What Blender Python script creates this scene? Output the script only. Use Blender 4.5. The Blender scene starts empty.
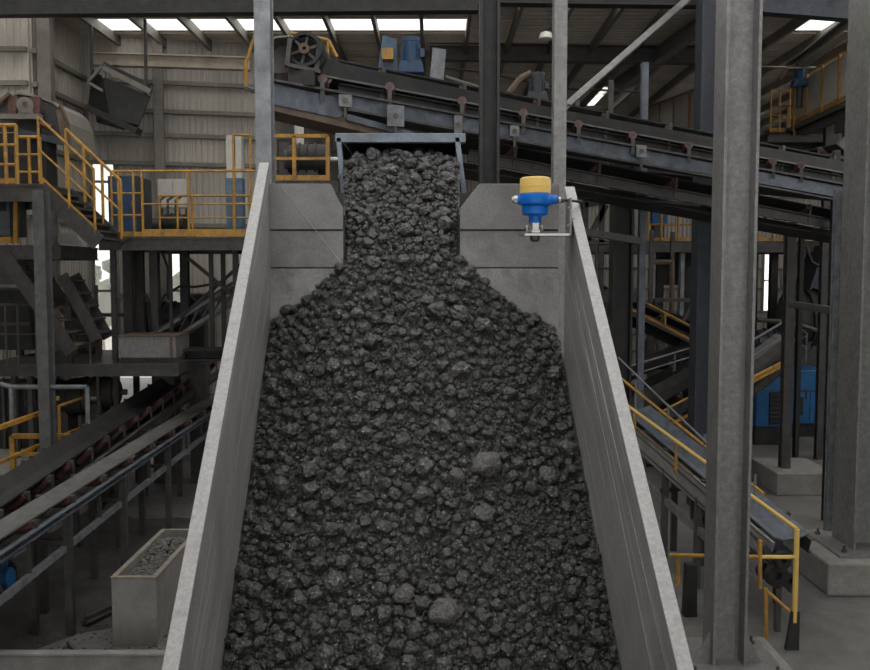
import bpy, bmesh, math, random
import numpy as np
from mathutils import Vector, Matrix

random.seed(7)
rng = np.random.default_rng(7)
S = bpy.context.scene
C = S.collection
V = Vector

# ------------------------------------------------------------------ camera, sky, exposure
F_PX, PITCH, CAM_Z = 900.0, math.radians(4.0), 4.0
cam_d = bpy.data.cameras.new('camera')
cam_d.sensor_fit = 'HORIZONTAL'
cam_d.sensor_width = 36.0
cam_d.lens = 36.0 * F_PX / 870.0
cam_d.clip_end = 500
cam = bpy.data.objects.new('camera', cam_d)
C.objects.link(cam)
cam.location = (0, 0, CAM_Z)
cam.rotation_euler = (math.pi / 2 - PITCH, 0, 0)
S.camera = cam

world = bpy.data.worlds.new('overcast_sky')
S.world = world
world.use_nodes = True
bg = world.node_tree.nodes['Background']
bg.inputs[0].default_value = (1.0, 0.99, 0.975, 1)
bg.inputs[1].default_value = 2.25

S.view_settings.view_transform = 'Standard'
S.view_settings.look = 'None'
S.view_settings.gamma = 1.0
S.view_settings.use_curve_mapping = False
S.view_settings.exposure = 0.0
S.cycles.use_denoising = True
S.cycles.max_bounces = 8
S.cycles.diffuse_bounces = 5


# ------------------------------------------------------------------ measuring helpers
def at(px, py, Y):
    """world point on the ray of a photo pixel at hall depth Y"""
    u, v = (px - 435.0) / F_PX, (335.0 - py) / F_PX
    dy = math.cos(PITCH) + v * math.sin(PITCH)
    dz = v * math.cos(PITCH) - math.sin(PITCH)
    k = Y / dy
    return V((u * k, Y, CAM_Z + dz * k))


def zat(py, Y):
    return at(435, py, Y).z


def xat(px, py, Y):
    return at(px, py, Y).x


# ------------------------------------------------------------------ materials
MATS = {}


def mat(name, col, rough=0.6, metal=0.0, var=0.25, scale=6.0, dirt=None, dirt_amt=0.5, dirt_scale=1.5,
        bump=0.15, bump_scale=40.0, stretch=(1, 1, 1), streak=None, rnd=0.0, spec=0.5, speck=0.14, speck_scale=70.0):
    m = bpy.data.materials.new(name)
    m.use_nodes = True
    nt = m.node_tree
    N, L = nt.nodes, nt.links
    b = N['Principled BSDF']
    b.inputs['Roughness'].default_value = rough
    b.inputs['Metallic'].default_value = metal
    b.inputs['Specular IOR Level'].default_value = spec
    tc = N.new('ShaderNodeTexCoord')
    mp = N.new('ShaderNodeMapping')
    mp.inputs['Scale'].default_value = stretch
    L.new(tc.outputs['Object'], mp.inputs[0])
    n1 = N.new('ShaderNodeTexNoise')
    n1.inputs['Scale'].default_value = scale
    n1.inputs['Detail'].default_value = 6
    n1.inputs['Roughness'].default_value = 0.65
    L.new(mp.outputs[0], n1.inputs['Vector'])
    r1 = N.new('ShaderNodeValToRGB')
    r1.color_ramp.elements[0].position = 0.3
    r1.color_ramp.elements[1].position = 0.7
    r1.color_ramp.elements[0].color = [c * (1 - var) for c in col] + [1]
    r1.color_ramp.elements[1].color = [min(1, c * (1 + var)) for c in col] + [1]
    L.new(n1.outputs['Fac'], r1.inputs[0])
    out = r1.outputs[0]
    if dirt:
        n2 = N.new('ShaderNodeTexNoise')
        n2.inputs['Scale'].default_value = dirt_scale
        n2.inputs['Detail'].default_value = 8
        n2.inputs['Roughness'].default_value = 0.7
        L.new(mp.outputs[0], n2.inputs['Vector'])
        r2 = N.new('ShaderNodeValToRGB')
        r2.color_ramp.elements[0].position = 0.48
        r2.color_ramp.elements[1].position = 0.68
        r2.color_ramp.elements[0].color = (0, 0, 0, 1)
        r2.color_ramp.elements[1].color = (dirt_amt,) * 3 + (1,)
        L.new(n2.outputs['Fac'], r2.inputs[0])
        mx = N.new('ShaderNodeMixRGB')
        L.new(r2.outputs[0], mx.inputs[0])
        L.new(out, mx.inputs[1])
        mx.inputs[2].default_value = list(dirt) + [1]
        out = mx.outputs[0]
    if speck:
        n5 = N.new('ShaderNodeTexNoise')
        n5.inputs['Scale'].default_value = speck_scale
        n5.inputs['Detail'].default_value = 2
        L.new(tc.outputs['Object'], n5.inputs['Vector'])
        m5 = N.new('ShaderNodeMapRange')
        m5.inputs['From Min'].default_value = 0.3
        m5.inputs['From Max'].default_value = 0.7
        m5.inputs['To Min'].default_value = 1 - speck
        m5.inputs['To Max'].default_value = 1 + speck
        L.new(n5.outputs['Fac'], m5.inputs['Value'])
        x5 = N.new('ShaderNodeMixRGB')
        x5.blend_type = 'MULTIPLY'
        x5.inputs[0].default_value = 1
        L.new(out, x5.inputs[1])
        L.new(m5.outputs[0], x5.inputs[2])
        out = x5.outputs[0]
    if streak:                                    # pale scratches on steel, painted glints on ore, (scale vector, colour, threshold)
        sc, scol, th, rot = streak
        ms = N.new('ShaderNodeMapping')
        ms.vector_type = 'TEXTURE'
        ms.inputs['Scale'].default_value = [1 / q for q in sc]
        ms.inputs['Rotation'].default_value = rot
        L.new(tc.outputs['Object'], ms.inputs[0])
        n3 = N.new('ShaderNodeTexNoise')
        n3.inputs['Scale'].default_value = 1.0
        n3.inputs['Detail'].default_value = 3
        L.new(ms.outputs[0], n3.inputs['Vector'])
        r3 = N.new('ShaderNodeValToRGB')
        r3.color_ramp.elements[0].position = th
        r3.color_ramp.elements[1].position = th + 0.06
        r3.color_ramp.elements[0].color = (0, 0, 0, 1)
        r3.color_ramp.elements[1].color = (0.6, 0.6, 0.6, 1)
        L.new(n3.outputs['Fac'], r3.inputs[0])
        mx = N.new('ShaderNodeMixRGB')
        L.new(r3.outputs[0], mx.inputs[0])
        L.new(out, mx.inputs[1])
        mx.inputs[2].default_value = list(scol) + [1]
        out = mx.outputs[0]
    if rnd:
        oi = N.new('ShaderNodeObjectInfo')
        mr = N.new('ShaderNodeMapRange')
        mr.inputs['To Min'].default_value = 1 - rnd
        mr.inputs['To Max'].default_value = 1 + rnd
        L.new(oi.outputs['Random'], mr.inputs['Value'])
        mu = N.new('ShaderNodeMixRGB')
        mu.blend_type = 'MULTIPLY'
        mu.inputs[0].default_value = 1
        L.new(out, mu.inputs[1])
        L.new(mr.outputs[0], mu.inputs[2])
        out = mu.outputs[0]
    L.new(out, b.inputs['Base Color'])
    if bump:
        n4 = N.new('ShaderNodeTexNoise')
        n4.inputs['Scale'].default_value = bump_scale
        n4.inputs['Detail'].default_value = 5
        L.new(mp.outputs[0], n4.inputs['Vector'])
        bp = N.new('ShaderNodeBump')
        bp.inputs['Strength'].default_value = bump
        bp.inputs['Distance'].default_value = 0.02
        L.new(n4.outputs['Fac'], bp.inputs['Height'])
        L.new(bp.outputs[0], b.inputs['Normal'])
    MATS[name] = m
    return m


def G(v, r=1.0, g=0.99, b=0.97):
    return (v * r, v * g, v * b)


mat('chute_plate', G(0.265), 0.5, 0.15, 0.14, 12, dirt=G(0.12), dirt_amt=0.6, dirt_scale=3,
    streak=((2, 0.8, 24), G(0.40), 0.56, (0.70, 0, 0)), bump=0.06, bump_scale=90)
mat('chute_rim', G(0.31), 0.5, 0.1, 0.12, 45, dirt=G(0.19), dirt_amt=0.5, dirt_scale=14, bump=0.1, bump_scale=60, speck=0.10)
mat('back_plate', G(0.185), 0.5, 0.2, 0.14, 5, dirt=G(0.09), dirt_amt=0.7, dirt_scale=2.2,
    streak=((2.0, 40, 14), G(0.27), 0.68, (0, 0.5, 0)), bump=0.05)
mat('dusty_plate', G(0.24), 0.65, 0.05, 0.18, 5, dirt=G(0.06), dirt_amt=0.85, dirt_scale=2.6, bump=0.05)
mat('inlet_steel', (0.17, 0.205, 0.25), 0.5, 0.2, 0.25, 8, dirt=G(0.10), dirt_amt=0.6, dirt_scale=5)
mat('ore', (0.0245, 0.0243, 0.0236), 0.36, 0.0, 0.6, 2.6, dirt=(0.085, 0.083, 0.079), dirt_amt=0.55, dirt_scale=4.0,
    bump=0.5, bump_scale=6.5, rnd=0.4, spec=0.65, speck=0.5, speck_scale=9, streak=((3.6, 3.6, 3.6), (0.27, 0.265, 0.255), 0.60, (0, 0, 0)))  # pale flecks painted as glints on the lumps
mat('ore_bed', (0.022, 0.0218, 0.0212), 0.38, 0.0, 0.6, 22, dirt=(0.085, 0.083, 0.079), dirt_amt=0.55, dirt_scale=40,
    bump=0.6, bump_scale=130, spec=0.65, speck=0.5, speck_scale=160, streak=((80, 80, 80), (0.27, 0.265, 0.255), 0.60, (0, 0, 0)))  # sparkle put into the gravel colour as pale flecks
mat('ore_pale', (0.085, 0.082, 0.075), 0.6, 0.0, 0.45, 2.2, dirt=(0.15, 0.143, 0.13), dirt_amt=0.6, dirt_scale=4,
    bump=0.7, bump_scale=6, speck=0.4, speck_scale=9)
mat('galvanised', (0.21, 0.222, 0.235), 0.5, 0.3, 0.3, 7, dirt=(0.075, 0.083, 0.097), dirt_amt=0.6, dirt_scale=4, bump=0.08)
mat('mid_steel', (0.125, 0.128, 0.132), 0.5, 0.2, 0.25, 7, dirt=(0.07, 0.07, 0.07), dirt_amt=0.6, dirt_scale=4, bump=0.08)
mat('eave_steel', (0.44, 0.385, 0.32), 0.55, 0.1, 0.2, 3, dirt=(0.25, 0.21, 0.17), dirt_amt=0.6, dirt_scale=2)
mat('motor_blue', (0.018, 0.065, 0.15), 0.5, 0.0, 0.25, 8, dirt=(0.06, 0.06, 0.06), dirt_amt=0.7, dirt_scale=6)
mat('grey_steel', G(0.20), 0.5, 0.25, 0.25, 16, dirt=G(0.11), dirt_amt=0.6, dirt_scale=3, bump=0.12, bump_scale=70,
    streak=((18, 18, 1.0), (0.27, 0.25, 0.22), 0.66, (0, 0, 0)))
mat('dark_steel', (0.062, 0.061, 0.06), 0.55, 0.25, 0.35, 7, dirt=(0.12, 0.108, 0.095), dirt_amt=0.5, dirt_scale=3)
mat('black_steel', (0.020, 0.0205, 0.021), 0.6, 0.2, 0.4, 7, dirt=(0.055, 0.05, 0.045), dirt_amt=0.45, dirt_scale=3)
mat('blue_grey_steel', (0.105, 0.122, 0.15), 0.5, 0.2, 0.35, 7, dirt=(0.05, 0.05, 0.05), dirt_amt=0.85, dirt_scale=3)
mat('navy_steel', (0.042, 0.05, 0.066), 0.55, 0.2, 0.3, 7, dirt=(0.07, 0.066, 0.062), dirt_amt=0.5, dirt_scale=3)
mat('yellow_paint', (0.46, 0.24, 0.035), 0.5, 0.0, 0.3, 8, dirt=(0.16, 0.11, 0.06), dirt_amt=0.85, dirt_scale=5, bump=0.05)
mat('bright_yellow', (0.70, 0.475, 0.13), 0.45, 0.0, 0.05, 6, bump=0.0, spec=0.4, speck=0)
mat('sensor_blue', (0.001, 0.125, 0.50), 0.42, 0.0, 0.06, 8, bump=0.0, spec=0.3, speck=0)
mat('stainless', (0.40, 0.39, 0.37), 0.36, 0.85, 0.12, 20, bump=0.03, speck=0.05)
mat('machine_blue', (0.010, 0.115, 0.30), 0.5, 0.0, 0.2, 5, dirt=(0.04, 0.06, 0.09), dirt_amt=0.5, dirt_scale=4, bump=0.05)
mat('worn_blue', (0.07, 0.13, 0.20), 0.55, 0.0, 0.3, 6, dirt=(0.22, 0.21, 0.2), dirt_amt=0.6, dirt_scale=4, bump=0.05)
mat('belt_rubber', (0.013, 0.013, 0.0135), 0.62, 0.0, 0.4, 5, dirt=(0.04, 0.037, 0.034), dirt_amt=0.6, dirt_scale=2.5, bump=0.1)
mat('grey_belt', (0.11, 0.108, 0.105), 0.6, 0.0, 0.3, 5, dirt=(0.05, 0.05, 0.05), dirt_amt=0.6, dirt_scale=3, bump=0.1)
mat('roller_red', (0.12, 0.05, 0.042), 0.55, 0.1, 0.3, 9, dirt=(0.15, 0.135, 0.12), dirt_amt=0.9, dirt_scale=7)
mat('rust', (0.12, 0.085, 0.06), 0.75, 0.0, 0.35, 9, dirt=(0.07, 0.06, 0.05), dirt_amt=0.6)
mat('cladding', (0.45, 0.42, 0.378), 0.55, 0.1, 0.12, 1.5, dirt=(0.25, 0.22, 0.187), dirt_amt=0.6, dirt_scale=0.9,
    stretch=(1, 1, 0.35), bump=0.03, rnd=0.14)
mat('girt_steel', (0.21, 0.195, 0.175), 0.55, 0.2, 0.2, 5, dirt=(0.12, 0.11, 0.10), dirt_amt=0.5)
mat('roof_sheet', (0.56, 0.50, 0.43), 0.6, 0.1, 0.2, 1.2, dirt=(0.30, 0.26, 0.22), dirt_amt=0.6, dirt_scale=0.8, bump=0.03, rnd=0.14)
mat('concrete', G(0.24, 1, 0.97, 0.92), 0.85, 0.0, 0.16, 5, dirt=G(0.14, 1, 0.95, 0.88), dirt_amt=0.6, dirt_scale=2, bump=0.2, bump_scale=50)
mat('floor_dust', G(0.14, 1, 0.965, 0.925), 0.9, 0.0, 0.22, 1.6, dirt=G(0.07, 1, 0.965, 0.93), dirt_amt=0.8, dirt_scale=0.5,
    bump=0.25, bump_scale=22)
mat('pale_panel', (0.50, 0.485, 0.455), 0.6, 0.0, 0.12, 3, dirt=(0.28, 0.26, 0.23), dirt_amt=0.5, dirt_scale=2, bump=0.03)
mat('rim_dust', (0.24, 0.205, 0.17), 0.9, 0.0, 0.25, 12, bump=0.3)
mat('debris', (0.11, 0.105, 0.098), 0.9, 0.0, 0.45, 9, bump=0.6, bump_scale=40)
mat('lamp_white', (0.75, 0.73, 0.68), 0.4, 0.0, 0.05, 5, bump=0)
mat('foliage', (0.10, 0.16, 0.07), 0.8, 0.0, 0.4, 6, bump=0.3)
mat('dark_drift', (0.045, 0.043, 0.040), 0.9, 0.0, 0.4, 2.5, dirt=(0.10, 0.095, 0.088), dirt_amt=0.6, dirt_scale=1.2, bump=0.4, bump_scale=30)
mat('yard_ground', (0.42, 0.40, 0.37), 0.9, 0.0, 0.15, 0.8, bump=0.2)


def pane_material():
    m = bpy.data.materials.new('skylight_pane')
    m.use_nodes = True
    N, L = m.node_tree.nodes, m.node_tree.links
    N.remove(N['Principled BSDF'])
    tr = N.new('ShaderNodeBsdfTransparent')
    tr.inputs[0].default_value = (0.95, 0.95, 0.93, 1)
    tl = N.new('ShaderNodeBsdfTranslucent')
    tl.inputs[0].default_value = (0.9, 0.89, 0.86, 1)
    tc = N.new('ShaderNodeTexCoord')
    n = N.new('ShaderNodeTexNoise')
    n.inputs['Scale'].default_value = 2.5
    L.new(tc.outputs['Object'], n.inputs['Vector'])
    mr = N.new('ShaderNodeMapRange')
    mr.inputs['To Min'].default_value = 0.15
    mr.inputs['To Max'].default_value = 0.4
    L.new(n.outputs['Fac'], mr.inputs['Value'])
    mx = N.new('ShaderNodeMixShader')
    L.new(mr.outputs[0], mx.inputs[0])
    L.new(tr.outputs[0], mx.inputs[1])
    L.new(tl.outputs[0], mx.inputs[2])
    L.new(mx.outputs[0], N['Material Output'].inputs[0])
    MATS['skylight_pane'] = m


pane_material()

# ------------------------------------------------------------------ mesh and object helpers
ROOT = {}


class MB:
    def __init__(s):
        s.v, s.f = [], []

    def quad_box(s, c8):
        n = len(s.v)
        s.v += [V(c) for c in c8]
        s.f += [(n, n + 3, n + 2, n + 1), (n + 4, n + 5, n + 6, n + 7), (n, n + 1, n + 5, n + 4),
                (n + 1, n + 2, n + 6, n + 5), (n + 2, n + 3, n + 7, n + 6), (n + 3, n, n + 4, n + 7)]
        return s

    def box(s, x0, x1, y0, y1, z0, z1):
        return s.quad_box([(x0, y0, z0), (x1, y0, z0), (x1, y1, z0), (x0, y1, z0),
                           (x0, y0, z1), (x1, y0, z1), (x1, y1, z1), (x0, y1, z1)])

    def bar(s, p, q, w, h, up=(0, 0, 1)):
        """rectangular bar from p to q, w across, h along up"""
        p, q = V(p), V(q)
        d = (q - p).normalized()
        up = V(up)
        if abs(d.dot(up)) > 0.98:
            up = V((0, 1, 0)) if abs(d.y) < 0.9 else V((1, 0, 0))
        a = d.cross(up).normalized() * (w / 2)
        u = a.cross(d).normalized() * (h / 2)
        return s.quad_box([p - a - u, p + a - u, p + a + u, p - a + u, q - a - u, q + a - u, q + a + u, q - a + u])

    def tube(s, p, q, r, n=8, r2=None):
        p, q = V(p), V(q)
        r2 = r if r2 is None else r2
        d = (q - p).normalized()
        a = d.orthogonal().normalized()
        b = d.cross(a)
        k = len(s.v)
        for c, rr in ((p, r), (q, r2)):
            for i in range(n):
                t = 2 * math.pi * i / n
                s.v.append(c + a * (rr * math.cos(t)) + b * (rr * math.sin(t)))
        for i in range(n):
            j = (i + 1) % n
            s.f.append((k + i, k + j, k + n + j, k + n + i))
        s.f.append(tuple(k + i for i in reversed(range(n))))
        s.f.append(tuple(k + n + i for i in range(n)))
        return s

    def path(s, pts, r, n=8):
        for p, q in zip(pts, pts[1:]):
            s.tube(p, q, r, n)
        return s

    def ring(s, c, axis, r0, r1, w, n=24):
        """flat ring (wheel rim) about axis"""
        c, axis = V(c), V(axis).normalized()
        a = axis.orthogonal().normalized()
        b = axis.cross(a)
        k = len(s.v)
        for i in range(n):
            t = 2 * math.pi * i / n
            d = a * math.cos(t) + b * math.sin(t)
            for rr, ww in ((r0, -w), (r1, -w), (r1, w), (r0, w)):
                s.v.append(c + d * rr + axis * (ww / 2))
        for i in range(n):
            j = (i + 1) % n
            for e in range(4):
                g = (e + 1) % 4
                s.f.append((k + 4 * i + e, k + 4 * i + g, k + 4 * j + g, k + 4 * j + e))
        return s

    def lathe(s, c, prof, n=32):
        """profile [(r, z)] turned about the vertical through c"""
        c = V(c)
        k = len(s.v)
        for r, z in prof:
            for i in range(n):
                t = 2 * math.pi * i / n
                s.v.append(c + V((r * math.cos(t), r * math.sin(t), z)))
        m = len(prof)
        for j in range(m - 1):
            for i in range(n):
                i2 = (i + 1) % n
                s.f.append((k + j * n + i, k + j * n + i2, k + (j + 1) * n + i2, k + (j + 1) * n + i))
        s.f.append(tuple(k + i for i in reversed(range(n))))
        s.f.append(tuple(k + (m - 1) * n + i for i in range(n)))
        return s

    def prism(s, pts, off):
        """closed polygon extruded by off"""
        off = V(off)
        k, n = len(s.v), len(pts)
        s.v += [V(p) for p in pts] + [V(p) + off for p in pts]
        for i in range(n):
            j = (i + 1) % n
            s.f.append((k + i, k + j, k + n + j, k + n + i))
        s.f.append(tuple(k + i for i in reversed(range(n))))
        s.f.append(tuple(k + n + i for i in range(n)))
        return s

    def strip(s, prof, off, thick):
        """open profile swept by off, given a thickness vector"""
        off, th = V(off), V(thick)
        for p, q in zip(prof, prof[1:]):
            p, q = V(p), V(q)
            s.quad_box([p, q, q + off, p + off, p + th, q + th, q + off + th, p + off + th])
        return s

    def mesh(s, name, material, origin=V((0, 0, 0)), smooth=False):
        me = bpy.data.meshes.new(name)
        me.from_pydata([tuple(p - origin) for p in s.v], [], s.f)
        bm = bmesh.new()
        bm.from_mesh(me)
        bmesh.ops.recalc_face_normals(bm, faces=bm.faces)
        bm.to_mesh(me)
        bm.free()
        if smooth:
            for p in me.polygons:
                p.use_smooth = True
            me.set_sharp_from_angle(angle=math.radians(38))
        me.materials.append(MATS[material])
        return me

    def build(s, name, material, parent=None, smooth=False, bevel=0.0):
        if parent is None:
            xs = [p.x for p in s.v]
            ys = [p.y for p in s.v]
            o = V(((min(xs) + max(xs)) / 2, (min(ys) + max(ys)) / 2, min(p.z for p in s.v)))
        else:
            o = ROOT[parent]
        ob = bpy.data.objects.new(name, s.mesh(name, material, o, smooth))
        C.objects.link(ob)
        if parent is None:
            ob.location = o
        else:
            ob.parent = parent
        ROOT[ob] = o
        if bevel:
            bv = ob.modifiers.new('bevel', 'BEVEL')
            bv.width = bevel
            bv.segments = 2
            bv.limit_method = 'ANGLE'
        return ob


def tag(o, label, cat, group=None, kind=None):
    o['label'] = label
    o['category'] = cat
    if group:
        o['group'] = group
    if kind:
        o['kind'] = kind
    return o


def thing(name, label, cat, loc, group=None, kind=None):
    o = bpy.data.objects.new(name, None)
    o.empty_display_size = 0.2
    C.objects.link(o)
    o.location = loc
    ROOT[o] = V(loc)
    return tag(o, label, cat, group, kind)


def setting(name, loc=(0, 0, 0)):
    o = bpy.data.objects.new(name, None)
    C.objects.link(o)
    o.location = loc
    ROOT[o] = V(loc)
    o['kind'] = 'structure'
    return o


def smesh(mb, name, material):
    o = mb.build(name, material)
    o['kind'] = 'structure'
    return o


# ------------------------------------------------------------------ the hall: floor, walls, roof
ROOF_Z = 8.95
smesh(MB().box(-14, 16, -9, 34, -0.3, 0.0), 'floor', 'floor_dust')
smesh(MB().box(-70, 70, 34, 95, -0.45, -0.05).box(-70, -14, -9, 34, -0.45, -0.05), 'ground', 'yard_ground')

smesh(MB().box(-12.9, -5.85, 9.6, 16.4, 0.0, 0.95), 'floor_raised', 'concrete')

SHEET = {}


def sheet_mesh(w, h, matname, pitch=0.13, depth=0.024):
    """ribbed steel sheet in the XZ plane, origin at its lower left corner"""
    key = (round(w, 3), round(h, 3), matname)
    if key in SHEET:
        return SHEET[key]
    n = max(2, round(w / pitch))
    p = w / n
    prof = []
    for i in range(n):
        x = i * p
        prof += [(x, 0), (x + 0.5 * p, 0), (x + 0.62 * p, -depth), (x + 0.88 * p, -depth)]
    prof.append((w, 0))
    v, f = [], []
    for x, y in prof:
        v += [(x, y, 0), (x, y, h)]
    for i in range(len(prof) - 1):
        f.append((2 * i, 2 * i + 2, 2 * i + 3, 2 * i + 1))
    me = bpy.data.meshes.new('cladding_sheet')
    me.from_pydata(v, [], f)
    me.materials.append(MATS[matname])
    SHEET[key] = me
    return me


def clad_wall(name, origin, ang, us, zs, holes=(), girts=True, posts=()):
    """wall of single sheets; origin at u=0, ang its heading in plan; holes = [(u0,u1,z0,z1)]"""
    w = setting(name, origin)
    d = V((math.cos(ang), math.sin(ang), 0))
    nrm = V((d.y, -d.x, 0))
    for u0, u1 in zip(us, us[1:]):
        for z0, z1 in zip(zs, zs[1:]):
            uc, zc = (u0 + u1) / 2, (z0 + z1) / 2
            if any(a <= uc <= b and c <= zc <= e for a, b, c, e in holes):
                continue
            o = bpy.data.objects.new('cladding_sheet', sheet_mesh(u1 - u0, z1 - z0, 'cladding'))
            C.objects.link(o)
            o.parent = w
            o.location = d * u0 + V((0, 0, z0))
            o.rotation_euler = (0, 0, ang)
    O = V(origin)
    if girts:
        for z in zs[1:-1]:
            runs, a = [], us[0]
            for hu0, hu1, hz0, hz1 in sorted(holes):
                if hz0 + 0.01 < z < hz1 - 0.01:
                    runs.append((a, hu0))
                    a = hu1
            runs.append((a, us[-1]))
            for a, b in runs:
                if b - a > 0.2:
                    off = nrm * 0.085
                    MB().bar(O + d * a + off + V((0, 0, z)), O + d * b + off + V((0, 0, z)), 0.10, 0.085).build('girt', 'girt_steel', w)
    for u in posts:
        p = O + d * u + nrm * 0.24
        MB().bar(p, p + V((0, 0, zs[-1])), 0.24, 0.2, up=d).build('wall_post', 'girt_steel', w)
    return w


zs_wall = [0, 1.2, 2.3, 3.5, 5.0, 6.3, 6.9, 7.4, 8.0, 8.93]
XL, YL = -7.35, 16.6
# frontal wall at far left, the short wall running back, the bright back wall, the deep bay behind the conveyors
clad_wall('wall_left', (-13.0, YL, 0), 0.0, [i * 1.13 for i in range(6)], zs_wall, posts=(3.0,))
clad_wall('wall_left_return', (XL, YL, 0), math.pi / 2, [0, 0.83, 1.66, 2.5], zs_wall, posts=(0.15,))
BW_A = math.radians(13)
us_back = [0, 0.12, 0.60, 1.45, 1.62, 1.95, 2.8, 3.65]
clad_wall('wall_back', (XL, 19.1, 0), BW_A, us_back, zs_wall,
          holes=[(0.12, 0.60, 2.3, 6.3), (1.62, 1.95, 2.3, 5.0), (0.60, 1.45, 0, 2.3), (2.8, 3.65, 0, 2.3)], posts=(1.53,))
bx_, by_ = XL + 3.65 * math.cos(BW_A), 19.1 + 3.65 * math.sin(BW_A)
clad_wall('wall_back_return', (bx_, by_, 0), math.pi / 2, [i * 1.5 for i in range(9)], zs_wall, girts=False)
FY = by_ + 12.0
zs_far = [0, 1.2, 1.8, 2.6, 3.4, 4.1, 4.8, 6.6, 8.2, 8.93]
far_holes = [(11.65, 12.05, 1.2, 1.8), (13.0, 13.2, 2.6, 3.4), (15.4, 15.75, 2.6, 4.8), (16.05, 16.35, 3.4, 4.1), (15.4, 16.05, 8.2, 8.93), (16.6, 16.8, 3.4, 4.1)]
us_far = [0, 1.5, 3.0, 4.5, 6.0, 7.5, 9.0, 10.5, 11.65, 12.05, 13.0, 13.2, 14.3, 15.4, 15.75, 16.05, 16.35, 16.6, 16.8, 17.6, 18.4]
clad_wall('wall_far', (bx_, FY, 0), 0.0, us_far, zs_far, holes=far_holes)
clad_wall('wall_right', (14.6, -8.0, 0), math.pi / 2, [i * 3.0 for i in range(15)], [0, 3.0, 6.0, 8.93], girts=False, holes=[(12, 36, 6.0, 8.93)])  # high opening out of view, added to light the right bay
clad_wall('wall_left_side', (-13.0, -8.0, 0), math.pi / 2, [i * 3.0 for i in range(9)] + [24.6], [0, 3.0, 6.0, 8.93], girts=False)
clad_wall('wall_front', (-13.0, -8.0, 0), 0.0, [i * 3.0 for i in range(10)], [0, 3.0, 6.0, 8.93], girts=False, holes=[(3, 24, 0, 6.0)])  # wide opening behind the camera, added for frontal light

# window panes and frames of the back wall openings
dB = V((math.cos(BW_A), math.sin(BW_A), 0))
OB = V((XL, 19.1, 0))


def window_in(name, O, d, u0, u1, z0, z1, bars):
    w = setting(name, O + d * u0 + V((0, 0, z0)))
    nn = V((d.y, -d.x, 0)) * 0.03
    for u in (u0, u1):
        MB().bar(O + d * u + V((0, 0, z0)) + nn, O + d * u + V((0, 0, z1)) + nn, 0.05, 0.07, up=d).build('window_jamb', 'girt_steel', w)
    for z in [z0] + bars + [z1]:
        MB().bar(O + d * u0 + V((0, 0, z)) + nn, O + d * u1 + V((0, 0, z)) + nn, 0.05, 0.05).build('window_rail', 'girt_steel', w)
    zz = [z0] + bars + [z1]
    for a, b in zip(zz, zz[1:]):
        MB().bar(O + d * (u0 + 0.02) + V((0, 0, (a + b) / 2)), O + d * (u1 - 0.02) + V((0, 0, (a + b) / 2)), 0.006, b - a - 0.05).build('pane', 'skylight_pane', w)
    return w


window_in('window_1', OB, dB, 0.12, 0.60, 2.3, 6.3, [3.6, 4.9, 5.9])
window_in('window_2', OB, dB, 1.62, 1.95, 2.3, 5.0, [3.6])
OF = V((bx_, FY, 0))
dF = V((1, 0, 0))
for i, (a, b, c, e) in enumerate(far_holes):
    window_in('window_%d' % (i + 3), OF, dF, a, b, c, e, [(c + e) / 2])

# roof of single sheets between rafters that run away from the camera
roof = setting('ceiling', (0, 12.6, ROOF_Z))
RX = [-13.0 + 0.91 * i for i in range(31)]
RYs = [-8.0, -3.5, 0.5, 9.0, 10.8, 12.6, 15.2, 16.75, 17.95, 18.85, 21.6, 24.4, 27.2, 30.0, 33.0]


OPEN_X = (-5.0, 5.0)


def sky_cell(x0, y0):
    if abs(y0 - 17.95) < 0.01:
        return -7.0 < x0 < 0.0 or 6.4 < x0 < 9.0
    if abs(y0 - 10.8) < 0.01 or abs(y0 - 12.6) < 0.01 or abs(y0 - 15.2) < 0.01:  # unseen pane rows, added to brighten the hall below
        return True
    if abs(y0 - 24.4) < 0.01:
        return 4.1 < x0 < 5.0
    return False


for x0, x1 in zip(RX, RX[1:]):
    for y0, y1 in zip(RYs, RYs[1:]):
        if abs(y0 - 0.5) < 0.01 and OPEN_X[0] < x0 < OPEN_X[1]:      # unseen roof gap, added to let top light onto the chute
            continue
        if sky_cell(x0, y0):
            xx = x1 if y0 < 20 else x0 + 0.45
            MB().box(x0 + 0.04, xx - 0.04, y0, y1, ROOF_Z, ROOF_Z + 0.012).build('skylight_pane', 'skylight_pane', roof)
            if xx == x1:
                continue
            MB().box(xx, x1, y0, y1, ROOF_Z, ROOF_Z + 0.02).build('roof_sheet', 'roof_sheet', roof)
            continue
        o = bpy.data.objects.new('roof_sheet', sheet_mesh(y1 - y0, x1 - x0, 'roof_sheet', 0.22, 0.035))
        C.objects.link(o)
        o.parent = roof
        # sheet XZ plane laid flat: its ribs run across the hall
        o.matrix_local = Matrix.Translation(V((x0, y0 - 12.6, 0))) @ Matrix(((0, 0, 1, 0), (1, 0, 0, 0), (0, 1, 0, 0), (0, 0, 0, 1)))
for x in RX:
    MB().bar((x, 10.8, ROOF_Z - 0.12), (x, 33.0, ROOF_Z - 0.12), 0.07, 0.2).build('rafter', 'girt_steel', roof)


def ibeam_parts(root, p, q, w, h, tf, tw, up, m, bevel=0.0):
    """H section from p to q: flanges at +-h/2 along up, w wide"""
    p, q, up = V(p), V(q), V(up).normalized()
    for sgn in (-1, 1):
        o = up * (sgn * (h - tf) / 2)
        MB().bar(p + o, q + o, w, tf, up).build('flange', m, root, bevel=bevel)
    MB().bar(p, q, tw, h - 2 * tf, up).build('web', m, root)


def beam(label, p, q, w, h, m='dark_steel', cat='beam', name='roof_beam', up=(0, 0, 1)):
    r = thing(name, label, cat, (V(p) + V(q)) / 2)
    ibeam_parts(r, p, q, w, h, 0.03, 0.025, up, m)
    return r


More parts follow.
